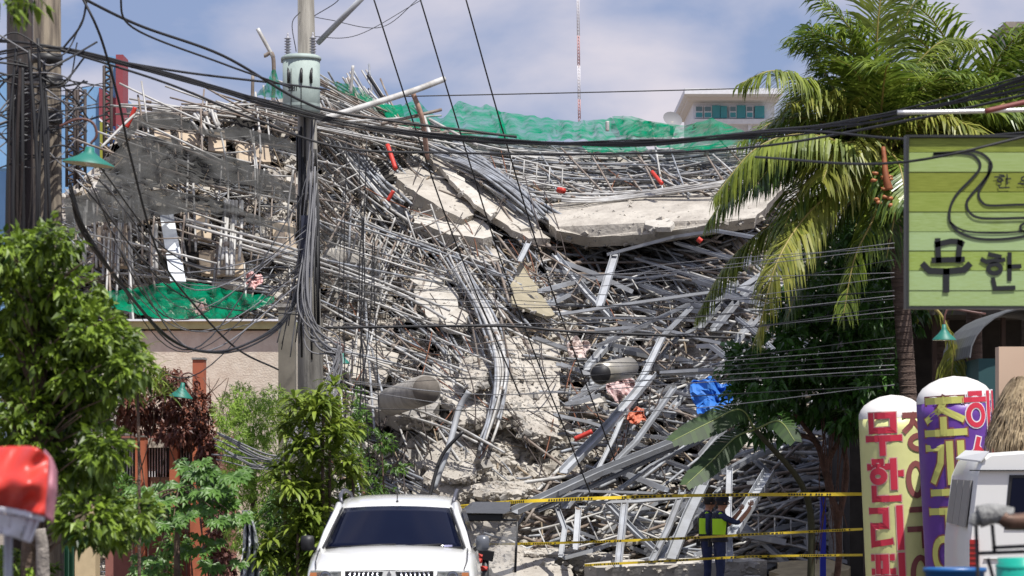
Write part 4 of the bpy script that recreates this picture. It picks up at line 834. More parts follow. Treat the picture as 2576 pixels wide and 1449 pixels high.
# ------------------------------------------------------------------ inflatable columns
print('inflatables')
def inflatable(lab, U0, Vt, lean, dd, rpx, body, cap, texts):
    s = dd/FOC; r = rpx*s; b = P(U0, HOR+CAMH/dd*FOC, dd); b.z = 0
    M = Matrix.Rotation(radians(lean), 3, 'Y'); zt = (CAMH+(HOR-Vt)*s)
    hb = zt-r*.62
    e = empty('inflatable_column', b, label=lab, cat='inflatable sign')
    prof = [(r*.96, 0), (r, .1)]+[(r*(1+.0015*sin(k*2.6)), .1+(hb-.15)*k/14) for k in range(1, 15)]
    g = MB(); g.lathe(prof, 44, b, M); g.build('body', body, e)
    g = MB(); g.lathe([(r*1.002, hb-.06), (r*.985, hb+.02), (r*.93, hb+r*.16), (r*.82, hb+r*.3), (r*.62, hb+r*.43), (r*.35, hb+r*.54), (0.001, hb+r*.59)], 44, b, M, caps=False); g.build('cap', cap, e)
    g = MB(); g.lathe([(r*.75, 0), (r*.75, .05)], 24, b-Vector((0, 0, .0)), M); g.build('base', BLACKP, e)
    def mk(off):
        def f(a, z): return b+M @ Vector((sin(a)*(r+off), -cos(a)*(r+off), z))
        return f
    for nm, chars, th0, th1, z0, hh, wd, m, om, ow in texts:
        gi = MB(); go = MB(); z = z0
        for ch in chars:
            bx = (th0*1.0, z, th1, z-hh)
            # width measured along the arc: work in metres and convert
            fm = lambda x, y, off=.014: mk(off)(x/r, y)
            fo = lambda x, y: mk(.009)(x/r, y)
            bx = (radians(th0)*r, z, radians(th1)*r, z-hh)
            strokes(GL[ch], fm, wd, gi, bx)
            if om: strokes(GL[ch], fo, wd+ow, go, bx)
            z -= hh*1.24
        gi.build(nm, m, e)
        if om: go.build(nm+'_outline', om, e)
    return e
YB = mat('yellow_vinyl', (.76, .76, .33), .45, var=.10, scale=1.6, bump=.25, bscale=2.5); PB = mat('purple_vinyl', (.15, .05, .34), .4, var=.2, scale=1.6, bump=.25, bscale=2.5); WC = mat('white_vinyl', (.78, .76, .73), .4)
RT = mat('crimson_print', (.62, .035, .07), .5); BT = mat('brown_print', (.26, .085, .08), .5); PKO = mat('pale_pink_print', (.72, .42, .38), .5); YT = mat('yellow_print', (.62, .62, .16), .5); WT = mat('white_print', (.8, .75, .78), .5)
D1 = 45.; s1 = D1/FOC
z1 = CAMH+(HOR-1042)*s1
inflatable('tall yellow inflatable column with crimson Korean lettering, left of the purple one', 2266, 990, -2.6, D1, 84, YB, WC, [('crimson_lettering', '무한리필', -54, 2, z1, 95*s1, 15.5*s1, RT, PKO, 5*s1), ('brown_lettering', '장어구이', 14, 68, z1, 95*s1, 14*s1, BT, None, 0)])
D2 = 42.; s2 = D2/FOC; z2 = CAMH+(HOR-1002)*s2
inflatable('tall purple inflatable column with yellow Korean lettering', 2432, 942, -3.2, D2, 96, PB, WC, [('yellow_lettering', '조개구이', -56, 2, z2, 92*s2, 17*s2, YT, BT, 8*s2), ('red_lettering', '해산', 6, 66, z2+.05, 92*s2, 12.5*s2, RT, WT, 6*s2)])
# ------------------------------------------------------------------ white SUV
print('suv')
cx = -1.275; SY = 29.6
e = empty('parked_suv', (cx, SY+2.3, 0), label='white suv with dark tinted windscreen facing the camera, bottom centre', cat='suv')
def sec(y, hw, z0, zt, crown=.03, n=7):
    """one cross-section across the car, from lower left sill over the top to lower right"""
    o = [(-hw*.97, z0), (-hw, z0+.25), (-hw, lerp(z0, zt, .72)), (-hw*.965, zt-.06), (-hw*.90, zt-.012)]
    t = [(-hw*.90+hw*1.8*k/n, zt+crown*(1-(2*k/n-1)**2)) for k in range(1, n)]
    return [Vector((cx+x, y, z)) for x, z in o+t+[(-x, z) for x, z in reversed(o)]]
def loft(g, S_): g.grid(S_); g.add(S_[0], [tuple(range(len(S_[0])))]); g.add(S_[-1], [tuple(range(len(S_[-1])))[::-1]])
g = MB()
loft(g, [sec(SY-.02, .80, .35, 1.0), sec(SY+.03, .86, .32, 1.09, .04), sec(SY+.12, .885, .3, 1.135, .05), sec(SY+.45, .905, .3, 1.21, .06), sec(SY+.85, .91, .3, 1.29, .06), sec(SY+1.18, .91, .3, 1.335, .05), sec(SY+1.4, .91, .3, 1.33, 0), sec(SY+3.6, .91, .3, 1.30, 0), sec(SY+4.5, .89, .35, 1.26, 0), sec(SY+4.65, .86, .4, 1.2, 0)])
g.build('body', WHITE, e)
# greenhouse
def gh(y, hwb, hwt, zb, zt, cr=.03):
    o = [(-hwb, zb), (-lerp(hwb, hwt, .55), lerp(zb, zt, .55)), (-hwt*1.02, zt-.07), (-hwt*.93, zt-.01)]
    t = [(-hwt*.93+hwt*1.86*k/6, zt+cr*(1-(2*k/6-1)**2)) for k in range(1, 6)]
    return [Vector((cx+x, y, z)) for x, z in o+t+[(-x, z) for x, z in reversed(o)]]
g = MB(); loft(g, [gh(SY+1.86, .83, .63, 1.30, 1.755), gh(SY+2.0, .83, .645, 1.3, 1.80), gh(SY+2.5, .83, .655, 1.3, 1.86), gh(SY+3.3, .83, .655, 1.3, 1.875), gh(SY+4.1, .82, .64, 1.28, 1.82), gh(SY+4.5, .80, .60, 1.25, 1.66)]); g.build('roof', WHITE, e)
# windscreen as a curved sheet, pillars either side
def wsp(u, v, off=0):
    zb, zt = 1.345, 1.765; hw = lerp(.735, .585, v); y = lerp(SY+1.16, SY+1.86, v)-.10*(1-(u*u))
    return Vector((cx+u*hw, y-off, lerp(zb, zt, v)+.025*(1-u*u)*v))
g = MB(); g.grid([[wsp(-1+2*i/14, j/8) for i in range(15)] for j in range(9)]); o = g.build('windscreen', TINT, e)
sm = o.modifiers.new('s', 'SOLIDIFY'); sm.thickness = .01
for sgn in (-1, 1):
    g = MB(); g.tube([Vector((cx+sgn*.80, SY+1.10, 1.30)), Vector((cx+sgn*.745, SY+1.42, 1.50)), Vector((cx+sgn*.665, SY+1.72, 1.70)), Vector((cx+sgn*.645, SY+1.95, 1.80))], .042, 10, r2=.035); g.build('pillar', WHITE, e)
    g = MB(); g.tube([Vector((cx+sgn*.765, SY+1.10, 1.345)), Vector((cx+sgn*.60, SY+1.83, 1.765))], .014, 6); g.build('window_seal', BLACKP, e)
    # side windows
    for (ya, yb) in ((1.55, 2.35), (2.42, 3.3), (3.38, 4.1)):
        q = []
        for y, z in ((ya if ya > 1.6 else 1.3, 1.34), (yb, 1.34), (yb, 1.72), (ya if ya > 1.6 else 1.85, 1.72)):
            hw = lerp(.83, .655, (z-1.3)/.56)+.012; q.append(Vector((cx+sgn*hw, SY+y, z)))
        g = MB(); g.prism(q, (sgn*.012, 0, .004)); g.build('side_window', TINT, e)
    g = MB(); g.tube(bez([(cx+sgn*.62, SY+2.05, 1.82), (cx+sgn*.64, SY+2.2, 1.905), (cx+sgn*.645, SY+3, 1.95), (cx+sgn*.63, SY+3.9, 1.91), (cx+sgn*.62, SY+4.1, 1.84)], 5), .022, 8); g.build('roof_rail', mat('rail_dark', (.10, .10, .12), .4, .4), e)
    m_ = MB(); c = Vector((cx+sgn*.955, SY+1.42, 1.39))
    m_.lathe([(.001, -.085), (.07, -.08), (.086, -.05), (.09, .03), (.075, .075), (.001, .085)], 4, c, Matrix.Diagonal((1.15, .7, 1)) @ Matrix.Rotation(pi/4, 3, 'Z'), caps=False); mo = m_.build('mirror', BLACKP if sgn < 0 else mat('mirror_shell', (.12, .13, .15), .3), e)
    m_ = MB(); m_.tube([c, Vector((cx+sgn*.86, SY+1.42, 1.31))], .025, 6); m_.build('mirror_arm', BLACKP, mo)
    # headlight, indicator
    hl = MB(); hl.prism([Vector((cx+sgn*.50, SY-.0, .90)), Vector((cx+sgn*.50, SY+.0, 1.125)), Vector((cx+sgn*.83, SY+.08, 1.12)), Vector((cx+sgn*.85, SY+.12, .93))], (0, .12, .015)); h_ = hl.build('headlight', mat('lamp_glass', (.5, .52, .5), .12, .5, var=.5, scale=30), e); h_.location.y -= .045
    t_ = MB(); t_.lathe([(.001, -.02), (.05, -.015), (.06, .02)], 14, Vector((cx+sgn*.66, SY-.05, 1.08)), Euler((pi/2, 0, 0)).to_matrix(), caps=False); t_.build('reflector', mat('chrome', (.6, .6, .62), .15, 1), h_)
    t_ = MB(); t_.box((cx+sgn*.79, SY-.01, 1.09), (.07, .03, .06)); t_.build('indicator', mat('amber', (.6, .22, .08), .3), h_)
    for y in (.85, 3.75):
        wv = MB(); wv.lathe([(.001, -.02), (.20, -.02), (.22, -.01)], 24, Vector((cx+sgn*.83, SY+y, .37)), Euler((0, pi/2*sgn, 0)).to_matrix())
        tv = MB(); tv.lathe([(.22, -.06), (.34, -.10), (.37, -.08), (.37, .08), (.34, .10), (.22, .08)], 28, Vector((cx+sgn*.86, SY+y, .37)), Euler((0, pi/2, 0)).to_matrix(), caps=False)
        wo = tv.build('wheel', mat('rubber', (.02, .02, .02), .9), e); wv.build('rim', mat('alloy', (.5, .5, .52), .3, .9), wo)
g = MB(); g.b2((cx-.46, SY-.06, .88), (cx+.46, SY-.02, 1.132)); go = g.build('grille', BLACKP, e)
for k in range(-9, 10):
    if abs(k) < 3: continue
    g = MB(); sg = 1 if k > 0 else -1
    g.tube([Vector((cx+k*.047-sg*.02, SY-.07, 1.124)), Vector((cx+k*.047+sg*.03, SY-.07, .88))], .011, 6); g.build('slat', MATS['chrome'], go)
g = MB(); g.prism([Vector((cx-.12, SY-.075, .90)), Vector((cx-.06, SY-.075, 1.14)), Vector((cx+.06, SY-.075, 1.14)), Vector((cx+.12, SY-.075, .90))], (0, .03, 0)); g.build('grille_centre', WHITE, go)
for q in (90, 210, 330):
    a = radians(q); b0 = Vector((cx, SY-.09, 1.055)); d_ = Vector((cos(a), 0, sin(a))); p_ = Vector((-sin(a), 0, cos(a)))
    g = MB(); g.prism([b0, b0+d_*.045+p_*.025, b0+d_*.09, b0+d_*.045-p_*.025], (0, .012, 0)); g.build('emblem', MATS['chrome'], go)
g = MB(); g.tube([Vector((cx, SY+2.0, 1.825)), Vector((cx+.003, SY+1.98, 1.95))], .006, 6); g.tube([Vector((cx, SY+2.0, 1.82)), Vector((cx, SY+2.0, 1.845))], .016, 8); g.build('antenna', BLACKP, e)
for x0, x1 in ((-.55, .02), (-.02, .5)):
    g = MB(); g.tube([wsp(x0/.7, .03, .03), wsp((x0+x1)/1.4, .06, .03), wsp(x1/.7, .085, .03)], .010, 6); g.build('wiper', BLACKP, e)
g = MB(); g.tube([wsp(-1, 0, .02), wsp(-.5, 0, .03), wsp(0, 0, .03), wsp(.5, 0, .03), wsp(1, 0, .02)], .014, 6); g.build('cowl', BLACKP, e)
g = MB(); g.box(wsp(.80, .03, .015), (.09, .006, .035)); g.build('sticker', mat('sticker', (.5, .5, .75), .5), e)
for sgn in (-1, 1):
    g = MB(); g.tube([Vector((cx+sgn*.775, SY+.13, 1.152)), Vector((cx+sgn*.80, SY+.45, 1.222)), Vector((cx+sgn*.80, SY+.85, 1.303)), Vector((cx+sgn*.795, SY+1.15, 1.346))], .007, 5); g.build('hood_gap', BLACKP, e)
g = MB(); g.tube([Vector((cx+x*.8, SY+.045+.05*x*x, 1.128+.012-.03*x*x)) for x in [k/6-1 for k in range(13)]], .006, 5); g.build('hood_gap', BLACKP, e)
for x in (-.30, .30):
    g = MB(); g.tube([Vector((cx+x*1.2, SY+.2, 1.203-.008)), Vector((cx+x*1.3, SY+.6, 1.300-.02)), Vector((cx+x*1.45, SY+1.05, 1.355-.012))], .006, 5); g.build('hood_crease', WHITE, e)
g = MB(); g.b2((cx-.86, SY-.12, .42), (cx+.86, SY+.02, .82)); g.build('bumper', WHITE, e)
# ------------------------------------------------------------------ white van at the right
print('van')
VX0, VY = 5.98, 36.0
e = empty('parked_van', (VX0+.85, VY+2.3, 0), label='white van seen from behind at the right edge, with red tail lamp', cat='van')
def vsec(y, w_=1.7, zt=2.4, ins=.0):
    o = [(.0, .4), (.0, 1.2), (.03, 1.5), (.10, 2.1), (.16, zt-.10), (.26, zt-.02)]; t = [(w_/2, zt+.02)]
    return [Vector((VX0+x+ins, y, z)) for x, z in o]+[Vector((VX0+w_/2, y, zt+.02))]+[Vector((VX0+w_-x-ins, y, z)) for x, z in reversed(o)]
g = MB(); loft(g, [vsec(VY, 1.7, 2.38, .03), vsec(VY+.06), vsec(VY+2.3, zt=2.42), vsec(VY+4.2), vsec(VY+4.6, zt=1.9)]); g.build('body', mat('white_van_paint', (.76, .76, .74), .4, coat=.15), e)
g = MB(); g.prism([Vector((VX0-.10, VY+.75, 2.32)), Vector((VX0+.16, VY-.02, 2.28)), Vector((VX0+.26, VY-.05, 2.40)), Vector((VX0+.02, VY+.75, 2.42))], (.0, 0, .02)); g.build('roof_edge', MATS['white_van_paint'], e)
g = MB(); g.b2((VX0+.02, VY-.06, 2.17), (VX0+1.68, VY-.0, 2.185)); g.build('door_seam', BLACKP, e)
q = [Vector((VX0+.50, VY-.0, 1.47)), Vector((VX0+1.60, VY-.0, 1.47)), Vector((VX0+1.52, VY-.0, 2.08)), Vector((VX0+.56, VY-.0, 2.08))]
g = MB(); g.prism(q, (0, -.025, 0)); g.build('rear_window', TINT, e)
g = MB(); g.prism([p+Vector((dx, .006, dz)) for p, dx, dz in zip(q, (-.04, .04, .04, -.04), (-.04, -.04, .04, .04))], (0, -.02, 0)); g.build('window_seal', BLACKP, e)
for k, (ya, yb) in enumerate(((.35, 1.5), (1.6, 2.7), (2.8, 3.9))):
    g = MB(); g.prism([Vector((VX0+.0, VY+ya, 1.45)), Vector((VX0+.0, VY+yb, 1.45)), Vector((VX0+.08, VY+yb, 2.05)), Vector((VX0+.08, VY+ya, 2.05))], (-.02, 0, 0)); g.build('side_window', mat('side_panel_grey', (.30, .29, .27), .6), e)  # light grey paints the reflection into the side glass
g = MB(); g.b2((VX0+.02, VY-.04, .94), (VX0+.13, VY+.10, 1.30)); o = g.build('tail_lamp', mat('red_lens', (.35, .01, .01), .15, coat=.8), e)
for k in range(5): g = MB(); g.b2((VX0+.018, VY-.048, .97+k*.065), (VX0+.132, VY-.038, .985+k*.065)); g.build('lens_rib', mat('red_rib', (.12, .005, .005), .3), o)
g = MB(); g.b2((VX0+1.57, VY-.04, .94), (VX0+1.68, VY+.10, 1.30)); g.build('tail_lamp', MATS['red_lens'], e)
g = MB(); g.b2((VX0-.02, VY-.10, .42), (VX0+1.72, VY+.05, .70)); g.build('bumper', BLACKP, e)
g = MB(); g.b2((VX0+.2, VY-.02, 1.05), (VX0+1.5, VY+.0, 1.06)); g.build('panel_crease', MATS['side_panel_grey'], e)
for y in (.9, 3.6):
    for x in (.06, 1.64):
        tv = MB(); tv.lathe([(.02, -.1), (.33, -.10), (.35, -.08), (.35, .08), (.33, .10), (.02, .1)], 24, Vector((VX0+x, VY+y, .35)), Euler((0, pi/2, 0)).to_matrix()); tv.build('wheel', MATS['rubber'], e)
e.rotation_euler.z = radians(-5)
# ------------------------------------------------------------------ vendor rack, bins
D = 15.
e = empty('metal_rack', P(2500, 2000, D), label='thin black metal rack with a rolled grey cover in front of the van', cat='rack')
g = MB()
for pts in ([(2455, 1310), (2460, 1449), (2470, 2100)], [(2496, 1320), (2502, 1390)], [(2460, 1392), (2620, 1386)], [(2496, 1378), (2620, 1372)], [(2485, 1405), (2497, 1449), (2510, 2100)]): g.tube([P(u, v, D) for u, v in pts], .010, 8)
g.build('frame', BLACKP, e)
g = MB(); rr = [P(u, v, D-.05) for u, v in ((2446, 1322), (2462, 1300), (2500, 1292), (2545, 1300))]
g.tube(bez(rr, 6), .028, 14, r2=.052); g.tube(bez(rr[1:], 6), .06, 14, r2=.05); g.build('rolled_cover', mat('grey_canvas', (.30, .30, .29), .8, var=.4, scale=14, bump=.6), e)
g = MB(); g.tube(bez([P(2520, 1300, D-.08), P(2545, 1312, D-.08), P(2640, 1308, D-.1)], 6), .036, 14, r2=.05); g.build('bronze_roll', mat('bronze_cloth', (.16, .09, .06), .35, .3, var=.5, scale=20), e)
D = 17.
e = empty('plastic_bin', P(2402, 1449, D), label='blue plastic bin at the bottom edge before the van', cat='bin')
g = MB(); c = P(2402, 1690, D); g.lathe([(.15, .0), (.178, .60), (.19, .60), (.19, .625), (.17, .625), (.15, .1)], 32, Vector((c.x, D, CAMH+(HOR-1428)/FOC*D-.625)), Matrix.Diagonal((1, .7, 1)), caps=False); g.build('tub', mat('blue_plastic', (.01, .10, .30), .35), e)
g = MB(); g.lathe([(.17, .0), (.165, .004)], 32, Vector((c.x, D, CAMH+(HOR-1440)/FOC*D)), Matrix.Diagonal((1, .7, 1))); g.build('contents', mat('dark_content', (.03, .05, .09), .8), e)
D = 16.
e = empty('plastic_drum', P(2570, 1449, D), label='teal plastic drum with a ribbed lid in the bottom right corner', cat='drum')
c = P(2572, 1404, D); g = MB(); g.lathe([(.14, -.7), (.148, -.06), (.14, -.05)], 32, c, caps=False); g.build('body', mat('teal_plastic', (.01, .38, .28), .35), e)
g = MB(); g.lathe([(.150, -.055), (.150, -.035), (.135, -.03), (.14, 0), (.001, .004)], 32, c, caps=False); g.build('lid', MATS['teal_plastic'], e)
# ------------------------------------------------------------------ tricycle
D = 41.
e = empty('motor_tricycle', P(1230, 1449, D), label='tricycle with dark canopy and clear plastic windscreen beside the suv', cat='tricycle')
GC = mat('canopy_grey', (.07, .073, .08), .6, var=.2)
g = MB(); a = [P(1160, 1290, D-.4), P(1186, 1272, D), P(1284, 1272, D+.2), P(1283, 1285, D-.4), P(1270, 1292, D-.5)]
g.prism(a, (0, 1.3, .04)); g.build('canopy', GC, e)
g = MB(); g.b2(P(1157, 1308, D-.35), P(1262, 1291, D+.9)); g.build('canopy_skirt', BLACKP, e)
g = MB()
for u0, v0, u1, v1 in ((1176, 1305, 1176, 1500), (1301, 1312, 1296, 1440), (1160, 1308, 1301, 1308), (1262, 1290, 1262, 1308)): g.tube([P(u0, v0, D-.3), P(u1, v1, D-.3)], .018, 8)
g.build('frame', BLACKP, e)
m = bpy.data.materials.new('clear_plastic'); m.use_nodes = True; t = m.node_tree; b = t.nodes['Principled BSDF']; b.inputs['Base Color'].default_value = (.55, .55, .55, 1); b.inputs['Roughness'].default_value = .2
tr = t.nodes.new('ShaderNodeBsdfTransparent'); ms = t.nodes.new('ShaderNodeMixShader'); ms.inputs[0].default_value = .32; t.links.new(tr.outputs[0], ms.inputs[1]); t.links.new(b.outputs[0], ms.inputs[2]); t.links.new(ms.outputs[0], t.nodes['Material Output'].inputs[0])
g = MB(); g.grid([[P(1178+i*17.3, 1312+j*20, D-.3)+Vector((0, .05*sin(i*1.3+j), 0)) for i in range(8)] for j in range(8)]); g.build('plastic_windscreen', m, e)
rdr = MB()
for (u, v, r_) in ((1205, 1398, .05), (1198, 1410, .07), (1216, 1430, .05)):
    vs, fs = ROCKS[1]; rdr.add([P(u, v, D-.5)+q*r_*1.6 for q in vs], fs)
rdr.build('red_fairing', RED, e)
g = MB(); g.box(P(1221, 1396, D-.5), (.24, .06, .14), Euler((.2, .2, 0))); g.tube([P(1204, 1398, D-.45), P(1221, 1386, D-.4), P(1240, 1392, D-.45)], .014, 6); g.tube([P(1221, 1400, D-.45), P(1221, 1540, D-.5)], .05, 8)
g.build('motorcycle_front', BLACKP, e)
g = MB(); g.lathe([(.19, -.05), (.25, -.05), (.27, 0), (.25, .05), (.19, .05)], 22, Vector((P(1221, 1, D).x, D-.8, .27)), Euler((0, pi/2, 0)).to_matrix(), caps=False); g.build('wheel', MATS['rubber'], e)
g = MB(); g.box(P(1290, 1500, D), (.9, 1.1, .5)); g.build('sidecar_tub', GC, e)
# ------------------------------------------------------------------ caution tape
print('tape')
TY = mat('yellow_tape', (.72, .52, .03), .5, var=.12, scale=4); TK = mat('tape_print', (.03, .025, .01), .6)
def tape(lab, pts, w_=.056, dd=None, seed=0):
    c = bez([P(*p) for p in pts], 24); e = empty('caution_tape', c[0], label=lab, cat='barrier tape'); rws = [[], []]; pr = MB(); rr = random.Random(seed); dist = 0
    tw = [.75*noise.noise(Vector((i*.11, seed*3.3, 0))) for i in range(len(c))]
    for i, p in enumerate(c):
        up = Vector((0, sin(tw[i]*1.6), cos(tw[i]*1.6)))*w_/2; rws[0].append(p+up); rws[1].append(p-up)
    g = MB(); g.grid(rws, smooth=False); o = g.build('ribbon', TY, e)
    for i in range(len(c)-1):
        a, b = c[i], c[i+1]; ln = (b-a).length; k = max(1, int(ln/.045))
        for j in range(k):
            dist += ln/k
            if (dist % 1.5) < .95 and rr.random() < .85:
                p = a.lerp(b, j/k); q = a.lerp(b, (j+.62)/k); u = Vector((0, sin(tw[i]*1.6), cos(tw[i]*1.6)))*w_*.28; off = Vector((0, -.008, 0)); hh = rr.choice((1, 1, .8))
                z = len(pr.v); pr.add([p+u+off, q+u*hh+off, q-u+off, p-u*hh+off], [(0, 1, 2, 3)])
    pr.build('print', TK, e, kind='stuff'); return e
tape('top yellow tape crossing above the officers', [(1140, 1276, 44), (1300, 1262, 46), (1600, 1250, 47.5), (1850, 1245, 47.6), (2170, 1243, 46)], seed=1)
tape('middle yellow tape crossing at the officers waist height', [(1186, 1370, 44), (1400, 1366, 46), (1700, 1355, 47.5), (1900, 1344, 47.6), (2170, 1331, 46)], .042, seed=2)
tape('lowest yellow tape crossing at the officers knees', [(1470, 1422, 46), (1700, 1410, 47.5), (1900, 1400, 47.6), (2170, 1396, 46)], .04, seed=3)
tape('short piece of yellow tape between the bushes and the suv', [(690, 1304, 43), (760, 1303, 43), (830, 1300, 43)], .05, seed=4)
# ------------------------------------------------------------------ people
print('people')
def skin(name, verts, edges, radii, root, sub=1):
    me = bpy.data.meshes.new(name); me.from_pydata(verts, edges, []); o = bpy.data.objects.new(name, me); C.objects.link(o)
    md = o.modifiers.new('skin', 'SKIN'); md.use_smooth_shade = True
    sv = me.skin_vertices[0].data if me.skin_vertices else None
    if sv is None:
        me.skin_vertices.new() if hasattr(me.skin_vertices, 'new') else None; sv = me.skin_vertices[0].data
    for i, r in enumerate(radii): sv[i].radius = r if isinstance(r, tuple) else (r, r); sv[i].use_root = (i == root)
    sb = o.modifiers.new('sub', 'SUBSURF'); sb.levels = sub; sb.render_levels = sub
    dg = bpy.context.evaluated_depsgraph_get(); m2 = bpy.data.meshes.new_from_object(o.evaluated_get(dg)); o.modifiers.clear(); o.data = m2; return o
NAVY = mat('navy_cloth', (.030, .042, .11), .85, var=.3, scale=12); NAVY2 = mat('dark_vest', (.010, .012, .028), .8); SKIN = mat('tanned_skin', (.46, .22, .13), .5); HAIR = mat('black_hair', (.012, .010, .010), .6); NEON = mat('neon_yellow', (.55, .95, .02), .5); BOOT = mat('boot', (.012, .012, .012), .5)
def person(U, dd, face, lab, raise_arm, cap):
    """face: heading in degrees, 0 = towards the camera's right; feet on the ground"""
    x0 = P(U, 0, dd).x; F = Vector((cos(radians(face)), sin(radians(face)), 0)); Lf = Vector((-F.y, F.x, 0)); o0 = Vector((x0, dd, 0)); H = 1.70
    def W_(f, l, z): return o0+F*f+Lf*l+Vector((0, 0, z))
    e = empty('person', o0, label=lab, cat='person')
    V = [W_(0, 0, .96), W_(-.01, 0, 1.12), W_(0, 0, 1.30), W_(.0, 0, 1.42), W_(.03, 0, 1.50), W_(.05, 0, 1.56), W_(.055, 0, 1.64)]
    Rr = [(.15, .12), (.14, .11), (.16, .12), (.10, .08), .052, .085, .09]; E = [(i, i+1) for i in range(6)]
    def chain(par, pts, rs):
        for p, r in zip(pts, rs): V.append(p); Rr.append(r); E.append((par, len(V)-1)); par = len(V)-1
        return par
    for s_ in (-1, 1):
        chain(0, [W_(0, .10*s_, .88), W_(.02+.02*s_, .11*s_, .50), W_(-.01+.03*s_, .12*s_, .10), W_(.03+.03*s_, .12*s_, .05), W_(.16+.03*s_, .13*s_, .035)], [.10, .07, .05, .042, .035])
    hands = []
    for s_ in (-1, 1):
        if raise_arm and s_ == -1: pts = [W_(.01, .19*s_, 1.38), W_(.26, .22*s_, 1.27), W_(.46, .20*s_, 1.50), W_(.49, .20*s_, 1.57)]; fd = (W_(.49, .2*s_, 1.57)-W_(.46, .20*s_, 1.50)).normalized()
        elif raise_arm: pts = [W_(.01, .19*s_, 1.38), W_(.20, .20*s_, 1.22), W_(.36, .08*s_, 1.44), W_(.40, .06*s_, 1.50)]; fd = Vector((F.x*.4, F.y*.4, .9)).normalized()
        else: pts = [W_(.01, .19*s_, 1.38), W_(-.02, .24*s_, 1.10), W_(.16, .16*s_, .98), W_(.22, .12*s_, .98)]; fd = F.copy()
        k = chain(3, pts, [.065, .048, .034, .034]); hands.append((pts[-1], fd, k))
    b = skin('body', [tuple(v-o0) for v in V], E, Rr, 0); b.parent = e
    me = b.data; me.materials.clear()
    for mm in (NAVY, SKIN, BOOT): me.materials.append(mm)
    arms = [V[k] for h in hands for k in (h[2], h[2]-1)]
    for p in me.polygons:
        c = p.center+o0; z = c.z; mi = 0
        if z > 1.475 and (c-W_(.05, 0, 1.6)).length < .2: mi = 1
        if z < .11: mi = 2
        for h, fd, k in hands:
            a = V[k-2]; bq = V[k-1]; sg = h-a; tt = max(0, min(1, (c-a).dot(sg)/sg.dot(sg)))
            if ((c-(a+sg*tt)).length < .07 and tt > .12 and raise_arm) or (c-h).length < .1: mi = 1
        p.material_index = mi
    for h, fd, k in hands:
        sd = fd.cross(Vector((0, 1, 0)) if abs(fd.y) < .9 else Vector((1, 0, 0))).normalized(); cr_ = sd.cross(fd)
        g = MB()
        for i, ln in enumerate((.068, .078, .072, .058)):
            a = h+sd*(.027-.018*i)+fd*.03; m1 = a+fd*ln*.6+cr_*.006; m2 = m1+fd*ln*.35+cr_*.03; g.tube([h, a, m1, m2], .010, 6, r2=.007)
        a = h+sd*.03; g.tube([h, a+sd*.012+fd*.012, a+sd*.028+fd*.045], .012, 6, r2=.009); g.build('fingers', SKIN, e)
    hd = W_(.06, 0, 1.62); M = Matrix.Rotation(radians(face), 3, 'Z')
    g = MB(); g.lathe([(.001, -.115), (.045, -.105), (.072, -.06), (.082, 0), (.082, .05), (.066, .095), (.03, .118), (.001, .122)], 20, hd, M @ Matrix.Diagonal((1.1, .92, 1)), caps=False)
    g.tube([hd+F*.085+Vector((0, 0, .02)), hd+F*.112+Vector((0, 0, -.015)), hd+F*.085+Vector((0, 0, -.03))], .013, 8); h_ = g.build('head', SKIN, e)
    for s_ in (-1, 1):
        g = MB(); g.lathe([(.001, -.012), (.02, -.004), (.022, .004), (.001, .012)], 10, hd+Lf*s_*.078+Vector((0, 0, -.005)), M @ Matrix.Diagonal((1, .6, 1.5)), caps=False); g.build('ear', SKIN, h_)
        g = MB(); g.lathe([(.001, -.009), (.009, 0), (.001, .009)], 10, hd+F*.078+Lf*s_*.03+Vector((0, 0, .012)), caps=False); g.build('eye', HAIR, h_)
    g = MB(); g.tube([hd+F*.084+Lf*.022+Vector((0, 0, -.058)), hd+F*.092+Vector((0, 0, -.058)), hd+F*.084-Lf*.022+Vector((0, 0, -.058))], .006, 6); g.build('mouth', mat('lips', (.22, .07, .06), .5), h_)
    g = MB(); g.lathe([(.088, -.05), (.096, .0), (.096, .055), (.07, .11), (.03, .128), (.001, .13)], 20, hd-F*.012+Vector((0, 0, .012)), M @ Matrix.Diagonal((1.08, .95, 1)), caps=False)
    g.build('hair', HAIR, e)
    g = MB(); g.lathe([(.103, .03), (.108, .06), (.098, .11), (.05, .14), (.001, .146)], 22, hd-F*.008+Vector((0, 0, .005)), M @ Matrix.Diagonal((1.06, .95, 1)), caps=False)
    g.grid([[hd+M @ Vector((.085*cos(a), .085*sin(a), .045)) for a in (-.9, -.5, 0, .5, .9)], [hd+M @ Vector((.17*cos(a*.7), .10*sin(a), .03)) for a in (-.9, -.5, 0, .5, .9)]]); g.build('cap', NAVY2 if cap else mat('black_helmet', (.012, .012, .014), .35), e)
    # vest following the torso
    def ring(z, a, b_, f=0, off=0): return [W_(f, 0, z)+F*(a+off)*cos(t)+Lf*(b_+off)*sin(t) for t in [2*pi*k/24 for k in range(25)]]
    RN = [(.98, .135, .185, 0), (1.10, .128, .175, -.01), (1.22, .14, .185, -.005), (1.33, .142, .188, 0), (1.42, .11, .15, .0), (1.455, .075, .10, .01)]
    g = MB(); g.grid([ring(z, a, b_, f, .006) for z, a, b_, f in RN]); vo = g.build('vest', NAVY2, e)
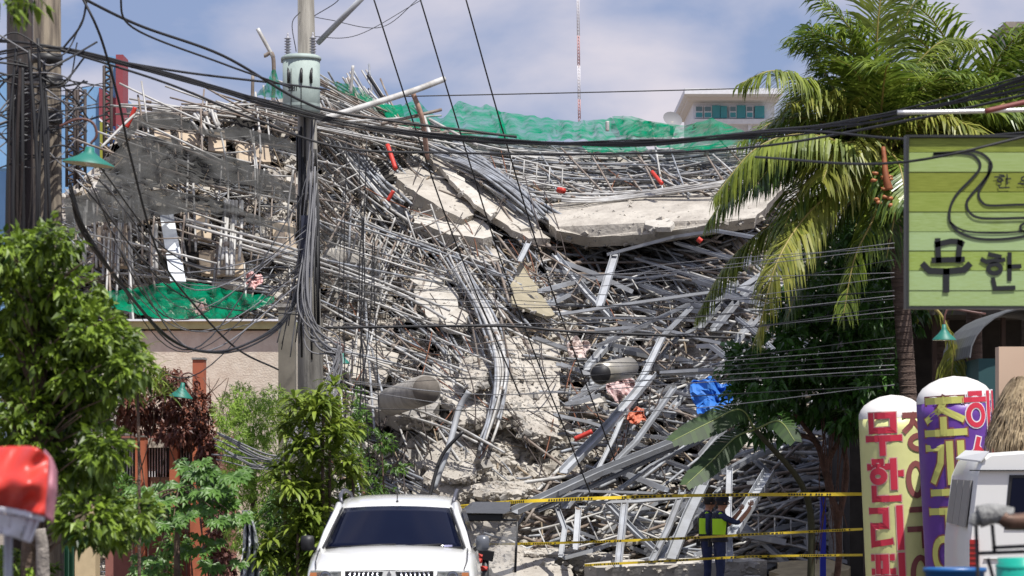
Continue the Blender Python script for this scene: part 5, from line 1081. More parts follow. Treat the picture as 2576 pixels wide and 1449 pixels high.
    for s_ in (-1, 1):
        g = MB(); rws = []
        for z, a, b_, f in [(1.08, .128, .176, -.01), (1.16, .134, .180, -.005), (1.25, .141, .187, -.002), (1.35, .141, .186, 0)]:
            c0 = -1.95*s_ if s_ > 0 else 1.95; rws.append([W_(f, 0, z)+F*(a+.013)*cos(t)+Lf*(b_+.013)*sin(t) for t in [c0+(-.85+1.7*k/8) for k in range(9)]])
        g.grid(rws); g.build('neon_panel', NEON, vo)
        g = MB(); g.tube([W_(-.09, .10*s_, 1.36), W_(-.02, .115*s_, 1.445), W_(.07, .10*s_, 1.40)], .022, 8); g.build('neon_shoulder', NEON, vo)
    g = MB(); g.grid([ring(z, .145, .18, 0, .004) for z in (.955, .995)]); g.build('belt', BOOT, e)
    g = MB(); g.box(W_(-.13, .12, .93), (.07, .07, .12)); g.build('belt_pouch', BOOT, e)
    return e
person(1778, 48.9, 5, 'officer with a dark helmet-like hat standing left in navy uniform and neon vest', False, False)
person(1810, 48.4, 12, 'officer on the right in navy cap raising an arm towards the wreckage', True, True)
# ------------------------------------------------------------------ vegetation
print('plants')
def rv(rr): return Vector((rr.gauss(0, 1), rr.gauss(0, 1), rr.gauss(0, 1))).normalized()
def leaf(g, p, d, nrm, ln, w_, droop=.25, seg=2):
    """one leaf: midrib folded, widest before the middle"""
    d = d.normalized(); s = d.cross(nrm)
    if s.length < .01: s = d.orthogonal()
    s.normalize(); n = s.cross(d); a = p+d*ln*.4-n*w_*.0; b = p+d*ln-Vector((0, 0, droop*ln))
    g.add([p, a+s*w_*.5+n*w_*.18, b, a-s*w_*.5+n*w_*.18, a-Vector((0, 0, droop*ln*.1))], [(0, 4, 1), (4, 2, 1), (0, 3, 4), (4, 3, 2)])
def crown(parent, clumps, n, ln, w_, m, name='foliage', rr=None, single=0, hang=.5, sprig=6, part='leaf'):
    rr = rr or random.Random(3); g = MB(); tot = sum(c[1]*c[2] for c in clumps); sing = []; meshes = []
    for c, a, b, dep in clumps:
        k = int(n*a*b/tot/sprig)
        for i in range(k):
            v = rv(rr); q = c+Vector((v.x*a, v.y*dep, v.z*b))*rr.random()**.38*(1+.25*noise.noise(v*2.3+c)); ax = (v+Vector((0, 0, -hang*.4))+rv(rr)*.7).normalized()
            for j in range(sprig):
                d = (ax+rv(rr)*.75+Vector((0, 0, -hang*.6))).normalized(); p = q+ax*ln*.35*j/sprig*2+rv(rr)*ln*.25; l = ln*rr.uniform(.45, 1.4)
                nn = (Vector((0, -.3, 1))+rv(rr)*.6).normalized()
                if single and v.y < -.2 and rr.random() < .5: sing.append((p, d, nn, l)); continue
                leaf(g, p, d, nn, l, w_*l/ln, rr.uniform(.05, .35))
    rr.shuffle(sing); rest = sing[single:]; sing = sing[:single]
    for p, d, nn, l in rest: leaf(g, p, d, nn, l, w_*l/ln, .2)
    o = g.build(name, m, parent, kind='stuff') if g.v else None
    if sing:
        ms = []
        for k in range(6): x = MB(); leaf(x, Vector(), Vector((0, 1, 0)), Vector((0, 0, 1)), 1, w_/ln*rr.uniform(.8, 1.2), rr.uniform(.1, .35)); ms.append(x.mesh(part, m))
        for p, d, nn, l in sing:
            s = d.cross(nn).normalized(); nz = s.cross(d); M = Matrix((s, d, nz)).transposed().to_4x4()
            lo = bpy.data.objects.new(part, rr.choice(ms)); C.objects.link(lo); lo.parent = parent
            lo.matrix_local = Matrix.Translation(p-parent.location) @ M @ Matrix.Scale(l, 4)
    return o
def cl(lst, dd, dep=.8):
    s = dd/FOC; return [(P(u, v, dd+random.Random(u+v).uniform(-.4, .4)), a*s, b*s, dep) for u, v, a, b in lst]
def trunk(parent, pts, r, r2, m=BARK, name='trunk'):
    g = MB(); g.tube(bez(pts, 6), r, 12, r2=r2); return g.build(name, m, parent)
# leafy tree, front left
LF1 = leafmat('bright_mango_leaf', (.012, .038, .005), (.23, .34, .032), tl=.28); D = 22.5  # dark and bright ends paint in shaded gaps and sunlit leaves
b = P(95, 1900, D); b.z = 0; e = empty('leafy_tree', b, label='bright green broad-leaved tree filling the left edge in the foreground', cat='tree')
trunk(e, [b, P(85, 1400, D), P(100, 1000, D), P(70, 750, D)], .13, .05)
for q in ([P(95, 1200, D), P(180, 1050, D), P(250, 900, D)], [P(100, 1000, D), P(40, 850, D), P(10, 700, D)], [P(90, 1300, D), P(210, 1250, D), P(310, 1330, D)]): trunk(e, q, .05, .015, name='limb')
crown(e, cl([(50, 640, 80, 50), (135, 610, 45, 50), (50, 760, 110, 100), (180, 740, 70, 60), (230, 830, 70, 60), (100, 900, 130, 90), (290, 870, 50, 50), (60, 1060, 110, 100), (180, 1020, 100, 70), (330, 930, 40, 40), (190, 1170, 90, 60), (230, 1300, 80, 60), (290, 1330, 45, 40), (40, 1430, 80, 40), (260, 1130, 50, 50), (350, 1290, 35, 35), (230, 960, 80, 50)], D, .55), 16000, .088, .045, LF1, single=298, hang=.3)
for k in range(46):
    u = random.Random(k).uniform(0, 300); v = random.Random(k+99).uniform(640, 1380); trunk(e, [P(95, v+70, D), P(lerp(95, u, .5), v+20, D-.2), P(u, v-20, D-.5)], .012, .004, name='twig')
# twig of leaves in the top-left corner
e = empty('tree_branch', P(-20, -10, 20), label='few green leaves hanging into the top left corner', cat='branch')
crown(e, cl([(12, 0, 30, 18), (62, -6, 30, 14)], 20, .2), 110, .11, .04, LF1, hang=.8); trunk(e, [P(-60, -40, 20), P(30, -20, 20), P(80, -20, 20)], .012, .005, name='twig')
# yellowish spiky bush behind it
def rosettes(parent, cs, per, ln, w_, m, rr, up=.3, single=300, name='leaf'):
    sing = []; g = MB()
    for c in cs:
        for k in range(per):
            a = rr.uniform(0, 2*pi); el = rr.uniform(-.35, 1.1); d = Vector((cos(a)*cos(el), sin(a)*cos(el), sin(el)+up*.3)).normalized(); l = ln*rr.uniform(.65, 1.2)
            pts = [c+d*.02]; dd_ = d.copy()
            for i in range(4): pts.append(pts[-1]+dd_*l/4); dd_ = (dd_+Vector((0, 0, -.38))).normalized()
            s = d.cross(Vector((0, 0, 1))).normalized(); ws = (.35, .9, 1, .7, .02)
            x = ([p+s*w_*.5*q+Vector((0, 0, w_*.12)) for p, q in zip(pts, ws)], [p for p in pts], [p-s*w_*.5*q+Vector((0, 0, w_*.12)) for p, q in zip(pts, ws)])
            sing.append((x, d.y))
    sing.sort(key=lambda t: t[1])
    for i, (x, _) in enumerate(sing):
        if i < single: q = MB(); q.grid(list(x)); q.build(name, m, parent)
        else: g.grid(list(x))
    if g.v: g.build('foliage', m, parent, kind='stuff')
rr = random.Random(12)
YG = leafmat('yellow_green_strap', (.045, .10, .01), (.28, .36, .05), tl=.3); D = 33
e = empty('spiky_bush', P(350, 1449, D), label='yellowish spiky shrub just right of the leafy tree crown', cat='shrub')
rosettes(e, [P(rr.gauss(345, 26), rr.gauss(930, 40), D+rr.uniform(-.3, .3)) for i in range(16)], 26, .26, .025, YG, rr, single=120)
trunk(e, [Vector((P(350, 1, D).x, D, 0)), P(350, 1200, D), P(345, 930, D)], .022, .014, name='stem')
# strap-leaved plant beside the suv
D = 37; e = empty('dragon_plant', Vector((P(790, 1, D).x, D, 0)), label='tall yellow-green strap-leaved plant between central pole and suv', cat='plant')
cs = []
for u, v, a, b_, k in ((800, 1020, 55, 35, 12), (745, 1060, 35, 40, 8), (850, 1090, 35, 45, 10), (800, 1150, 75, 50, 16), (740, 1230, 50, 50, 10), (800, 1250, 60, 45, 18), (740, 1330, 55, 45, 20), (700, 1420, 60, 30, 12), (780, 1330, 30, 40, 12), (780, 1400, 30, 50, 8), (870, 1180, 22, 30, 5)):
    for i in range(k): cs.append(P(rr.gauss(u, a*.6), rr.gauss(v, b_*.6), D+rr.uniform(-.6, .7)))
rosettes(e, cs, 22, .28, .058, YG, rr, up=.1)
for c in cs[::16]: trunk(e, [Vector((c.x*.98, c.y, 0)), Vector((c.x, c.y, c.z*.5)), c], .03, .018, name='stem')
# feathery tree
FT = leafmat('feathery_leaf', (.10, .20, .02), (.36, .52, .08), tl=.4); D = 43
e = empty('feathery_tree', Vector((P(640, 1, D).x, D, 0)), label='light green feathery tree in front of the beige wall building', cat='tree')
trunk(e, [e.location.copy(), P(640, 1300, D), P(630, 1120, D)], .08, .03)
crown(e, cl([(610, 1010, 50, 40), (650, 1060, 70, 60), (590, 1100, 40, 60), (690, 1010, 35, 35), (640, 1160, 75, 60), (590, 1220, 50, 50), (670, 1250, 60, 60), (620, 1340, 50, 50), (570, 1040, 30, 40)], D, .8), 22000, .07, .014, FT, hang=.3)
e2 = e
# dry vine
VM = leafmat('dry_vine_leaf', (.055, .014, .012), (.20, .075, .045), tl=.2); D = 44.8
e = empty('climbing_vine', P(470, 1100, D), label='red-brown dry vine smothering the terracotta house', cat='vine')
crown(e, cl([(430, 960, 60, 30), (330, 1010, 50, 50), (400, 1030, 70, 50), (480, 1040, 60, 60), (520, 1110, 35, 60), (300, 960, 30, 25), (450, 1090, 60, 30), (540, 1200, 22, 70), (545, 1330, 26, 90), (560, 1420, 30, 40), (350, 1065, 60, 18)], D, .3), 9000, .085, .045, VM, hang=.8)
for k in range(14):
    u = rr.uniform(300, 560); trunk(e, [P(u, 1449, D-.1), P(u+rr.uniform(-30, 30), 1250, D-.1), P(u+rr.uniform(-60, 60), 1060, D-.1), P(u+rr.uniform(-60, 60), 950, D)], .012, .006, name='vine_stem')
# broad lobed leaves
D = 36; LP = leafmat('lobed_leaf', (.025, .08, .012), (.13, .26, .045)); e = empty('papaya_plant', Vector((P(450, 1, D).x, D, 0)), label='papaya-like plant with big lobed leaves before the terracotta house', cat='plant')
trunk(e, [e.location.copy(), P(445, 1400, D), P(450, 1230, D)], .05, .03, name='stem')
for k in range(66):
    u = rr.uniform(345, 610); v = rr.gauss(1215 if k % 2 else 1260, 28) if k < 50 else rr.uniform(1290, 1440); c = P(u, v, D+rr.uniform(-.7, .6)); g = MB()
    ax = Vector((rr.uniform(-.6, .6), -.75, -.35)).normalized(); n_ = Vector((rr.uniform(-.4, .4), -.5, .8)).normalized(); s = ax.cross(n_).normalized(); ln = rr.uniform(.18, .27)
    for j in range(7):
        a = radians(-120+40*j); d = (ax*cos(a)+s*sin(a)).normalized(); leaf(g, c, d, n_, ln*(1-.28*abs(j-3)/3), ln*.42, .25)
        m_ = c+d*ln*.45
        for q in (-.6, .6): a2 = a+q; leaf(g, m_, (ax*cos(a2)+s*sin(a2)), n_, ln*.38, ln*.2, .25)
    g.build('leaf', LP, e)
    if k % 4 == 0: trunk(e, [P(450, 1230, D), c.lerp(P(450, 1230, D), .5)+Vector((0, 0, .06)), c], .008, .005, name='leaf_stalk')
# low bushes behind
GB = leafmat('mid_green_leaf', (.03, .085, .012), (.12, .23, .03))
for lab, D, cs_, n_, ln in (('dense green hedge-like bush behind the suv left side', 40, [(700, 1300, 45, 60), (740, 1400, 60, 50), (680, 1410, 30, 50), (770, 1300, 40, 60)], 5000, .09), ('sparse green shrub growing in front of the debris right of the strap-leaved plant', 52, [(960, 1110, 30, 25), (920, 1180, 26, 30), (990, 1175, 40, 12), (940, 1230, 45, 20), (900, 1000, 16, 20)], 900, .11), ('dark green undergrowth in front of the pink wall', 39, [(410, 1425, 30, 30), (440, 1370, 30, 25), (300, 1250, 40, 50)], 1600, .10), ('green climber around the concrete posts beside the pole', 45, [(905, 1060, 22, 50), (890, 1130, 24, 40)], 900, .09)):
    e = empty('bush', Vector((P(cs_[0][0], 1, D).x, D, 0)), label=lab, cat='bush'); crown(e, cl(cs_, D, .6), n_, ln, ln*.4, GB, hang=.3)
    trunk(e, [e.location.copy(), P(cs_[0][0]+8, 1330, D), P(cs_[0][0], cs_[0][1], D)], .03, .012, name='stem')
# silver sack hanging
rows = []
for j in range(22):
    t = j/21; cu = lerp(618, 636, t)+6*sin(t*5); hw = lerp(10, 24, min(1, t*1.6))
    rows.append([P(cu+hw*(i-5)/5, lerp(1284, 1500, t), 36.5+.12*sin(i*1.7+t*9)+.1*noise.noise(Vector((i*.9, j*.7, 2)))) for i in range(11)])
g = MB(); g.grid(rows, smooth=False); o = g.build('plastic_sheet', mat('silver_plastic', (.58, .60, .66), .35, .1, var=.25, scale=8), label='crumpled silvery plastic sheet hanging among the bushes left of the suv', cat='plastic sheet'); sm = o.modifiers.new('s', 'SOLIDIFY'); sm.thickness = .006
# dark tree on the right
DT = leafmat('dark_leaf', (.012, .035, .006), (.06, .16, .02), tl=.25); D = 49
e = empty('dark_tree', Vector((P(2100, 1, D).x, D, 0)), label='dark dense tree under the palm, with twisted brown trunk', cat='tree')
VB = mat('brown_twisted_bark', (.13, .07, .05), .95, var=.5, scale=5, bump=.8)
for q in ([e.location.copy(), P(2110, 1350, D), P(2070, 1150, D), P(2000, 1040, D)], [P(2105, 1330, D), P(2130, 1180, D), P(2100, 1050, D)], [P(2080, 1200, D), P(2050, 1110, D), P(1980, 1090, D)], [P(2110, 1300, D), P(2080, 1180, D), P(2150, 1040, D)]): trunk(e, q, .062, .035, VB, 'limb' if q[0].z > .1 else 'trunk')
for k in range(9):
    u = rr.uniform(2060, 2160); trunk(e, [P(u, rr.uniform(1040, 1120), D-.3), P(u+rr.uniform(-20, 20), 1220, D-.3), P(u+rr.uniform(-30, 40), rr.uniform(1300, 1420), D-.3)], .014, .006, VB, 'aerial_root')
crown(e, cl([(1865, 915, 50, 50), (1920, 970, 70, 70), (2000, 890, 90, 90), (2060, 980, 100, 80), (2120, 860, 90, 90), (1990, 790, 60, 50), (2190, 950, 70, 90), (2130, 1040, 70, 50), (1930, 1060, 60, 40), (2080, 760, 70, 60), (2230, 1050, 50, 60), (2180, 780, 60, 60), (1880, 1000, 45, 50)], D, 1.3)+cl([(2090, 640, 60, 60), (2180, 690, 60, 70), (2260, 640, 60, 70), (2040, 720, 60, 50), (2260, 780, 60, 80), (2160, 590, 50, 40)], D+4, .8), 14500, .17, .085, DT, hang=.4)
# banana leaves
e = empty('banana_plant', Vector((P(2040, 1, 48.8).x, 48.8, 0)), label='banana plant with torn shade-darkened leaves drooping left of the dark tree', cat='plant')
BN = leafmat('banana_leaf', (.010, .028, .005), (.028, .065, .009), tl=.15, rough=.6)  # leaf greens darkened to put the shade into the colour
trunk(e, [e.location.copy(), P(2030, 1250, 48.6), P(1900, 1080, 47.5)], .07, .04, mat('banana_stem', (.05, .05, .025), .8), 'stem')
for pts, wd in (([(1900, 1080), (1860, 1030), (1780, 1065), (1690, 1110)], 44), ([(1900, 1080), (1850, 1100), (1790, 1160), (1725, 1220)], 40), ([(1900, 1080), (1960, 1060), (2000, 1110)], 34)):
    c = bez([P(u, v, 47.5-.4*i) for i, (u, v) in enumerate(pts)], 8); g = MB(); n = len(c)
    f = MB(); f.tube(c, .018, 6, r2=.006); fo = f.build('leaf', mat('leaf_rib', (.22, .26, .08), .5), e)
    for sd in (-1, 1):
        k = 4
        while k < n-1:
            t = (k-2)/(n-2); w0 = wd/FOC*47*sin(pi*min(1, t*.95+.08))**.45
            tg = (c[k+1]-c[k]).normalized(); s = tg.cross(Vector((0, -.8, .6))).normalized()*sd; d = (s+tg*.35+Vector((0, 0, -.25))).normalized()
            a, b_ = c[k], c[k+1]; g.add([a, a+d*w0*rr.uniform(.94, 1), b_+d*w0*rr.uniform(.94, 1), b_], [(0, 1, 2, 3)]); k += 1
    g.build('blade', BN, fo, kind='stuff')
# ------------------------------------------------------------------ palms
print('palms')
PL = [leafmat('palm_leaflet_green', (.04, .095, .012), (.27, .35, .055), tl=.35, rough=.3), leafmat('palm_leaflet_yellow', (.12, .16, .02), (.36, .36, .07), tl=.35), leafmat('palm_leaflet_dark', (.022, .055, .008), (.11, .19, .025), tl=.25), leafmat('palm_leaflet_fresh', (.07, .11, .014), (.30, .36, .06), tl=.35)]
RB = mat('palm_rib', (.34, .27, .08), .5, var=.2)
def frond(parent, ctrl, ll, droop, m, rr, nl=70, side=None):
    c = bez(ctrl, 10); L_ = [0]
    for a, b in zip(c, c[1:]): L_.append(L_[-1]+(b-a).length)
    f = MB(); f.tube(c, .028, 6, r2=.006); fo = f.build('frond', RB, parent); g = MB()
    for i in range(nl):
        t = .10+.9*i/(nl-1); s_ = t*L_[-1]; k = 0
        while k < len(L_)-2 and L_[k+1] < s_: k += 1
        q = (s_-L_[k])/max(1e-5, L_[k+1]-L_[k]); p = c[k].lerp(c[k+1], q); tg = (c[k+1]-c[k]).normalized()
        h = tg.cross(Vector((0, 0, 1)))
        if h.length < .2: h = Vector((1, 0, 0))*.6+h
        h.normalize(); l = ll*(.35+.65*sin(pi*min(1, .12+t*.80)))*rr.uniform(.85, 1.1)
        if t > .93: l *= .7
        for sd in (-1, 1):
            d = (h*sd*.75+tg*.65+Vector((0, 0, .22-droop*.35))+rv(rr)*.2).normalized(); w_ = .031*ll/.7
            p1 = p+d*l*.34; d2 = (d+Vector((0, 0, -droop*.75))).normalized(); p2 = p1+d2*l*.36; d3 = (d2+Vector((0, 0, -droop*1.1))).normalized(); p3 = p2+d3*l*.32
            wv = (tg-d*tg.dot(d)).normalized()*w_*.5
            g.add([p-wv*.5, p+wv*.5, p1+wv, p1-wv, p2+wv*.8, p2-wv*.8, p3], [(0, 1, 2, 3), (3, 2, 4, 5), (5, 4, 6)])
    g.build('leaflets', m, fo, kind='stuff')
def radial(parent, base, n, ln, rr, lo=-.1, hi=1.35, mats=PL, az=None, ll=1.05):
    for i in range(n):
        a = rr.uniform(0, 2*pi) if az is None else rr.uniform(*az); el = lerp(hi, lo, (i/n))+rr.uniform(-.1, .1); l = ln*rr.uniform(.8, 1.1)
        p = base.copy(); pts = [p.copy()]; k = 6
        for j in range(k):
            d = Vector((cos(a)*cos(el), sin(a)*cos(el), sin(el))); p = p+d*l/k; pts.append(p.copy()); el -= rr.uniform(.16, .26)*(1+.5*(j > 2))
        frond(parent, pts[::2]+([pts[-1]] if len(pts) % 2 == 0 else []), ll, .35+.5*(i/n), rr.choice(mats) if i > n*.3 else mats[0], rr, nl=62)
D = 47.5; rr = random.Random(21); pb = P(2218, 425, D)
gx = P(2300, 1, D).x
e = empty('coconut_palm', Vector((gx, D, 0)), label='big coconut palm whose fronds hang over the right of the collapse', cat='palm tree')
PT = mat('palm_trunk', (.15, .105, .085), .95, col2=(.07, .045, .035), scale=2.5, bump=.8, stretch=(1, 1, 7))
g = MB(); cv = bez([Vector((gx, D, 0)), P(2290, 1100, D), P(2268, 760, D), P(2240, 520, D), pb], 10)
for k, (a, b_) in enumerate(zip(cv, cv[1:])): pass
g.tube(cv, .15, 16, r2=.13); g.build('trunk', PT, e)
g = MB()
for k in range(0, len(cv)-1):
    for q in (.0, .5): p = cv[k].lerp(cv[k+1], q); g.tube([p-Vector((0, 0, .012)), p+Vector((0, 0, .012))], .155-.02*k/len(cv), 14)
g.build('trunk_rings', PT, e)
def UVf(pts, m, ll=.8, dr=.9, nl=90): frond(e, [P(u, v, D+o) for u, v, o in pts], ll, dr, m, rr, nl=nl)
UVf([(2218, 425, -.6), (2120, 362, -1.2), (2010, 338, -1.6), (1900, 375, -1.9), (1800, 490, -2.1)], PL[3], .95, 1.3, 130)
UVf([(2218, 430, .2), (2110, 400, .3), (1970, 400, .4), (1860, 450, .4), (1780, 560, .4)], PL[0], .9, 1.2, 120)
UVf([(2218, 440, -.2), (2140, 460, -.8), (2040, 530, -1.2), (1955, 660, -2), (1905, 850, -2.1)], PL[1], .95, 1.2, 140)
UVf([(2218, 440, 0), (2100, 470, .0), (1960, 550, .2), (1840, 650, .2), (1755, 790, .2)], PL[3], .95, 1.2, 130)
UVf([(2218, 440, .3), (2130, 520, .2), (2040, 640, .2), (1980, 800, .1)], PL[2], .8, 1.2, 90)
UVf([(2218, 400, 0), (2140, 300, -.3), (2050, 220, -.5), (1950, 178, -1.6), (1862, 210, -1.7)], PL[3], .85, 1.1, 120)
UVf([(2215, 380, .3), (2170, 230, .3), (2090, 120, .3), (1990, 95, .2)], PL[0], .8, .8)
UVf([(2215, 380, 0), (2190, 190, -.2), (2130, 60, -.3), (2040, -20, -.4)], PL[0], .8, .6)
UVf([(2212, 380, 0), (2205, 180, -.3), (2210, 40, -.5), (2230, -90, -.6)], PL[3], .8, .35)
UVf([(2215, 380, 0), (2230, 180, .2), (2280, 40, .2), (2360, -60, .2)], PL[0], .8, .5)
UVf([(2218, 400, 0), (2270, 220, .2), (2360, 110, .3), (2450, 100, .4)], PL[3], .8, .8)
UVf([(2218, 410, 0), (2300, 290, -.2), (2400, 240, -.3), (2520, 290, -.3)], PL[0], .75, .9)
UVf([(2218, 420, 0), (2290, 370, -.3), (2350, 370, -.5), (2420, 450, -.6)], PL[1], .7, 1.0, 60)
UVf([(2218, 430, 0), (2200, 540, -.9), (2150, 650, -1.2), (2120, 800, -1.3)], PL[0], .7, 1.1, 80)
UVf([(2218, 430, 0), (2250, 520, -.9), (2230, 650, -1.0)], PL[2], .7, 1.1, 60)
UVf([(2200, 380, .3), (2120, 260, .5), (2060, 150, .6), (2040, 60, .6)], PL[2], .8, .8)
UVf([(2200, 400, .4), (2100, 330, .5), (2010, 270, .6), (1955, 300, .7)], PL[2], .8, 1.1)
UVf([(2345, 770, -3), (2372, 800, -3), (2398, 870, -3), (2392, 960, -3)], PL[1], .6, 1.2, 60)
radial(e, P(2212, 400, D+.2), 34, 2.7, rr, lo=.05, hi=1.45, mats=[PL[0], PL[0], PL[2], PL[1]])
g = MB(); g.tube(bez([P(2222, 370, D-1.5), P(2228, 440, D-1.6), P(2236, 478, D-1.6)], 6), .035, 10, r2=.075); g.build('spathe', mat('orange_spathe', (.30, .09, .03), .6, var=.3), e)
for k in range(11): vs, fs = ROCKS[k % 10]; c = P(2205+rr.uniform(-12, 40), 450+rr.uniform(-15, 70), D-1.6); g = MB(); g.add([c+v*.07 for v in vs], fs, True); g.build('coconut', mat('orange_fruit', (.38, .14, .05), .5), e)
for (u, v, dd, n_, ln, lab, sd) in ((2440, 330, 50.5, 36, 3.3, 'second coconut palm behind and right of the big one', 5), (2580, 400, 49, 24, 2.6, 'third palm cut by the right edge above the signboard', 6), (2360, 420, 56, 26, 3.2, 'farther dark palm behind the signboard', 7)):
    rr = random.Random(sd); e = empty('coconut_palm', Vector((P(u+15, 1, dd).x, dd, 0)), label=lab, cat='palm tree')
    trunk(e, [e.location.copy(), P(u+10, 800, dd), P(u, v+20, dd)], .16, .12, PT)
    radial(e, P(u, v, dd), n_, ln, rr, lo=-.7, hi=1.35, mats=[PL[0], PL[0], PL[1], PL[2]])
# ------------------------------------------------------------------ right side buildings
print('right')
D = 56; e = empty('backdrop_shed', P(2350, 1449, D), label='shed added as dark backdrop, painted for shaded foliage and roof behind the palm trunk', cat='shed')
DK = mat('shade_brown_boards', (.035, .03, .026), .95, var=.4, scale=3)  # backdrop wall colour carries the darkness of shaded foliage and roof
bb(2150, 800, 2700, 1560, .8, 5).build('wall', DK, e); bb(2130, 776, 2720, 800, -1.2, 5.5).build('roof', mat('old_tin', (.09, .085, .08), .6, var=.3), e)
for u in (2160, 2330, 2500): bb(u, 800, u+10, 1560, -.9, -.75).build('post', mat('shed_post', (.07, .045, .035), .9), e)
bb(2180, 1000, 2300, 1040, .1, .7).build('tin_sheet', mat('grey_tin', (.28, .28, .30), .4, .3, var=.3), e)
D = 43; e = empty('barrel_roof_hut', P(2540, 1449, D), label='hut with grey curved corrugated roof under the signboard', cat='hut')
g = MB(); rws = []
for k in range(15):
    a = pi*k/14; rws.append([P(2600, 900, D)+Vector((-cos(a)*.95, y, sin(a)*.75+.03*(j % 2))) for j, y in enumerate([i*.12 for i in range(24)])])
g.grid(rws, smooth=False); o = g.build('roof', mat('corrugated_grey', (.16, .17, .18), .5, .3, var=.2), e); sm = o.modifiers.new('s', 'SOLIDIFY'); sm.thickness = .02
bb(2470, 900, 2730, 1560, .3, 2.6).build('wall', mat('teal_dark_wall', (.02, .07, .075), .8), e)
D = 39.5; e = empty('beige_wall', P(2560, 1449, D), label='small plain beige wall under the signboard at the right edge', cat='wall'); bb(2513, 872, 2700, 1560, 0, .3).build('wall_face', mat('peach_wall', (.60, .44, .32), .85), e)
D = 38.6; rr = random.Random(4); tm = mat('dry_thatch', (.40, .31, .19), .95, col2=(.17, .12, .07), scale=9); e = empty('thatch_umbrella', P(2560, 1200, D), label='dry palm thatch umbrella top between purple column and van', cat='thatch umbrella')
g = MB()
for k in range(2600):
    a = rr.uniform(0, 2*pi); r0 = rr.uniform(0, .3); ap = P(2580, 946, D+.4); h = rr.uniform(0, 1); r1 = .12+.36*sqrt(h); r2 = r1+rr.uniform(.03, .14)
    p = ap+Vector((cos(a)*r1, sin(a)*r1, -h*.75)); q = ap+Vector((cos(a+rr.uniform(-.25, .25))*r2, sin(a)*r2, -h*.75-rr.uniform(.3, .6))); w_ = Vector((-sin(a), cos(a), 0))*.009; m_ = p.lerp(q, .5)+Vector((cos(a), sin(a), 0))*.05
    g.add([p-w_, p+w_, m_+w_, m_-w_, q], [(0, 1, 2, 3), (3, 2, 4)])
g.build('thatch', tm, e, kind='stuff')
g = MB(); c = P(2580, 946, D+.4); g.tube([Vector((c.x, c.y, 0)), c], .05, 8); g.build('pole', BARK, e)
g = MB(); g.lathe([(.44, -.9), (.3, -.3), (.05, 0)], 20, c, caps=False); g.build('core', tm, e)
D = 50.5; e = empty('blue_post', P(2072, 1449, D), label='bright blue upright post beside the dark tree trunk', cat='post'); g = MB(); x = P(2071, 1, D).x; g.b2((x-.05, D, 0), (x+.05, D+.1, P(1, 1250, D).z)); g.build('shaft', mat('cobalt_paint', (.015, .03, .42), .5), e)
e = empty('notice_board', P(2105, 1449, D), label='pale grey mesh board right of the blue post', cat='board'); g = MB(); g.b2(P(2085, 1400, D+.2), P(2120, 1262, D+.22)); g.build('panel', mat('grey_board', (.26, .26, .26), .8, var=.4, scale=20), e)
# ------------------------------------------------------------------ green shade lamps
GS = mat('green_enamel', (.012, .16, .12), .5); CI = mat('cream_inside', (.5, .45, .3), .6)
def shade_lamp(u, v, dd, hw, h, lab, arm, tilt=0):
    s = dd/FOC; c = P(u, v, dd); e = empty('shade_lamp', c, label=lab, cat='lamp'); M = Euler((0, radians(tilt), 0)).to_matrix(); r = hw*s; H = h*s
    g = MB(); g.lathe([(r, 0), (r*.98, H*.08), (r*.45, H*.5), (r*.2, H*.8), (r*.16, H*1.1), (.001, H*1.12)], 28, c, M, caps=False); g.build('shade', GS, e)
    g = MB(); g.lathe([(r*.97, .002), (r*.43, H*.45), (r*.15, H*.78)], 28, c, M, caps=False); g.build('shade_inside', CI, e)
    g = MB(); g.lathe([(.001, -.03), (.03, -.01), (.03, .04), (.001, .06)], 12, c+Vector((0, 0, .02)), caps=False); g.build('bulb', mat('bulb_glass', (.7, .68, .6), .2), e)
    g = MB(); g.tube(bez([P(a, b_, dd) for a, b_ in arm], 8), .013, 8); g.build('arm', mat('lamp_arm_brown', (.12, .05, .04), .5), e)
shade_lamp(2375, 856, 36, 30, 36, 'green conical lamp shade hanging below the signboard', [(2375, 822), (2378, 790), (2395, 778), (2480, 790)])
shade_lamp(222, 414, 27, 66, 40, 'large blurry green lamp shade beside the far left poles', [(150, 318), (195, 300), (232, 308), (243, 340), (228, 362)], 6)
shade_lamp(455, 1000, 44, 30, 34, 'green lamp shade on the terracotta house column', [(455, 968), (458, 945), (475, 938), (490, 945)], 8)
shade_lamp(862, 915, 50, 19, 24, 'small green lamp shade in front of the debris right of the pole', [(862, 892), (862, 870), (845, 862), (800, 862)])
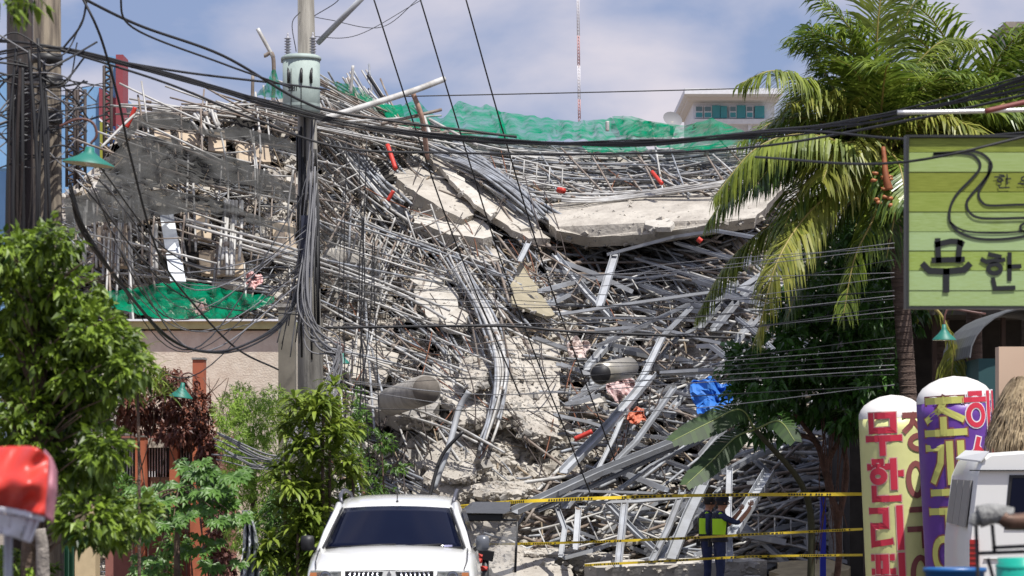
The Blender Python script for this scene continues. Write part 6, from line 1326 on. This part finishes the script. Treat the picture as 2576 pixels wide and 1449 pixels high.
# ------------------------------------------------------------------ red and white awning cloth, front left
D = 13.; e = empty('cloth_awning', P(60, 1449, D), label='blurred red awning cloth with white trim in the lower left corner', cat='awning')
def cloth(rowsUV, m, nm, am=.03, seed=0, nu=24, nv=10):
    rs = [[c for c in bez([Vector((u, v, o)) for u, v, o in r], 8)] for r in rowsUV]; gr = []
    for j in range(nv*(len(rs)-1)+1):
        k = min(len(rs)-2, j//nv); t = j/nv-k; row = []
        for i in range(nu+1):
            a = rs[k][round(i*(len(rs[k])-1)/nu)]; b_ = rs[k+1][round(i*(len(rs[k+1])-1)/nu)]; q = a.lerp(b_, t)
            row.append(P(q.x, q.y, D+q.z+am*noise.noise(Vector((q.x/48+q.y/90, q.y/70, seed)))))
        gr.append(row)
    g = MB(); g.grid(gr); o = g.build(nm, m, e); sm = o.modifiers.new('s', 'SOLIDIFY'); sm.thickness = .004
RC = mat('red_vinyl_cloth', (.60, .045, .03), .38); WCL = mat('white_cloth', (.62, .62, .68), .5); PKC = mat('pink_cloth', (.50, .20, .25), .5, var=.3, scale=9)
RC_ = 0
cloth([[(-60, 1128, .15), (30, 1124, .1), (90, 1126, .05), (122, 1150, 0)], [(-60, 1200, 0), (20, 1205, -.06), (80, 1215, -.08), (118, 1230, -.02)], [(-60, 1268, 0), (20, 1278, -.02), (80, 1290, -.04), (112, 1298, 0)]], RC, 'red_cloth', .10)
cloth([[(112, 1130, .1), (128, 1150, .05), (142, 1185, .1)], [(116, 1220, 0), (132, 1225, .0), (142, 1240, .1)], [(110, 1300, 0), (122, 1308, .02), (132, 1318, .1)]], PKC, 'pink_side', .05, 3, nu=12)
cloth([[(-60, 1266, -.03), (40, 1280, -.05), (112, 1297, -.03)], [(-60, 1282, -.03), (40, 1295, -.05), (110, 1312, -.03)]], WCL, 'white_trim', .02, 4, nv=4)
cloth([[(-60, 1284, .05), (20, 1294, .0), (100, 1310, 0)], [(-60, 1340, .0), (10, 1345, .0), (78, 1366, 0)]], WCL, 'white_flap', .04, 6)
g = MB(); g.tube([P(20, 1300, D+.1), P(22, 2300, D+.1)], .02, 8); g.build('pole', CHAN2, e)
e = empty('grey_trunk', P(100, 1449, 20), label='pale grey bare stem below the red awning', cat='stem'); g = MB(); g.tube(bez([Vector((P(108, 1, 20).x, 20, 0)), P(108, 1440, 20), P(100, 1330, 20)], 6), .055, 12, r2=.04); g.build('stem', mat('pale_bark', (.34, .30, .26), .9, var=.4, scale=8, bump=.5), e)
print('objects', len(bpy.data.objects))
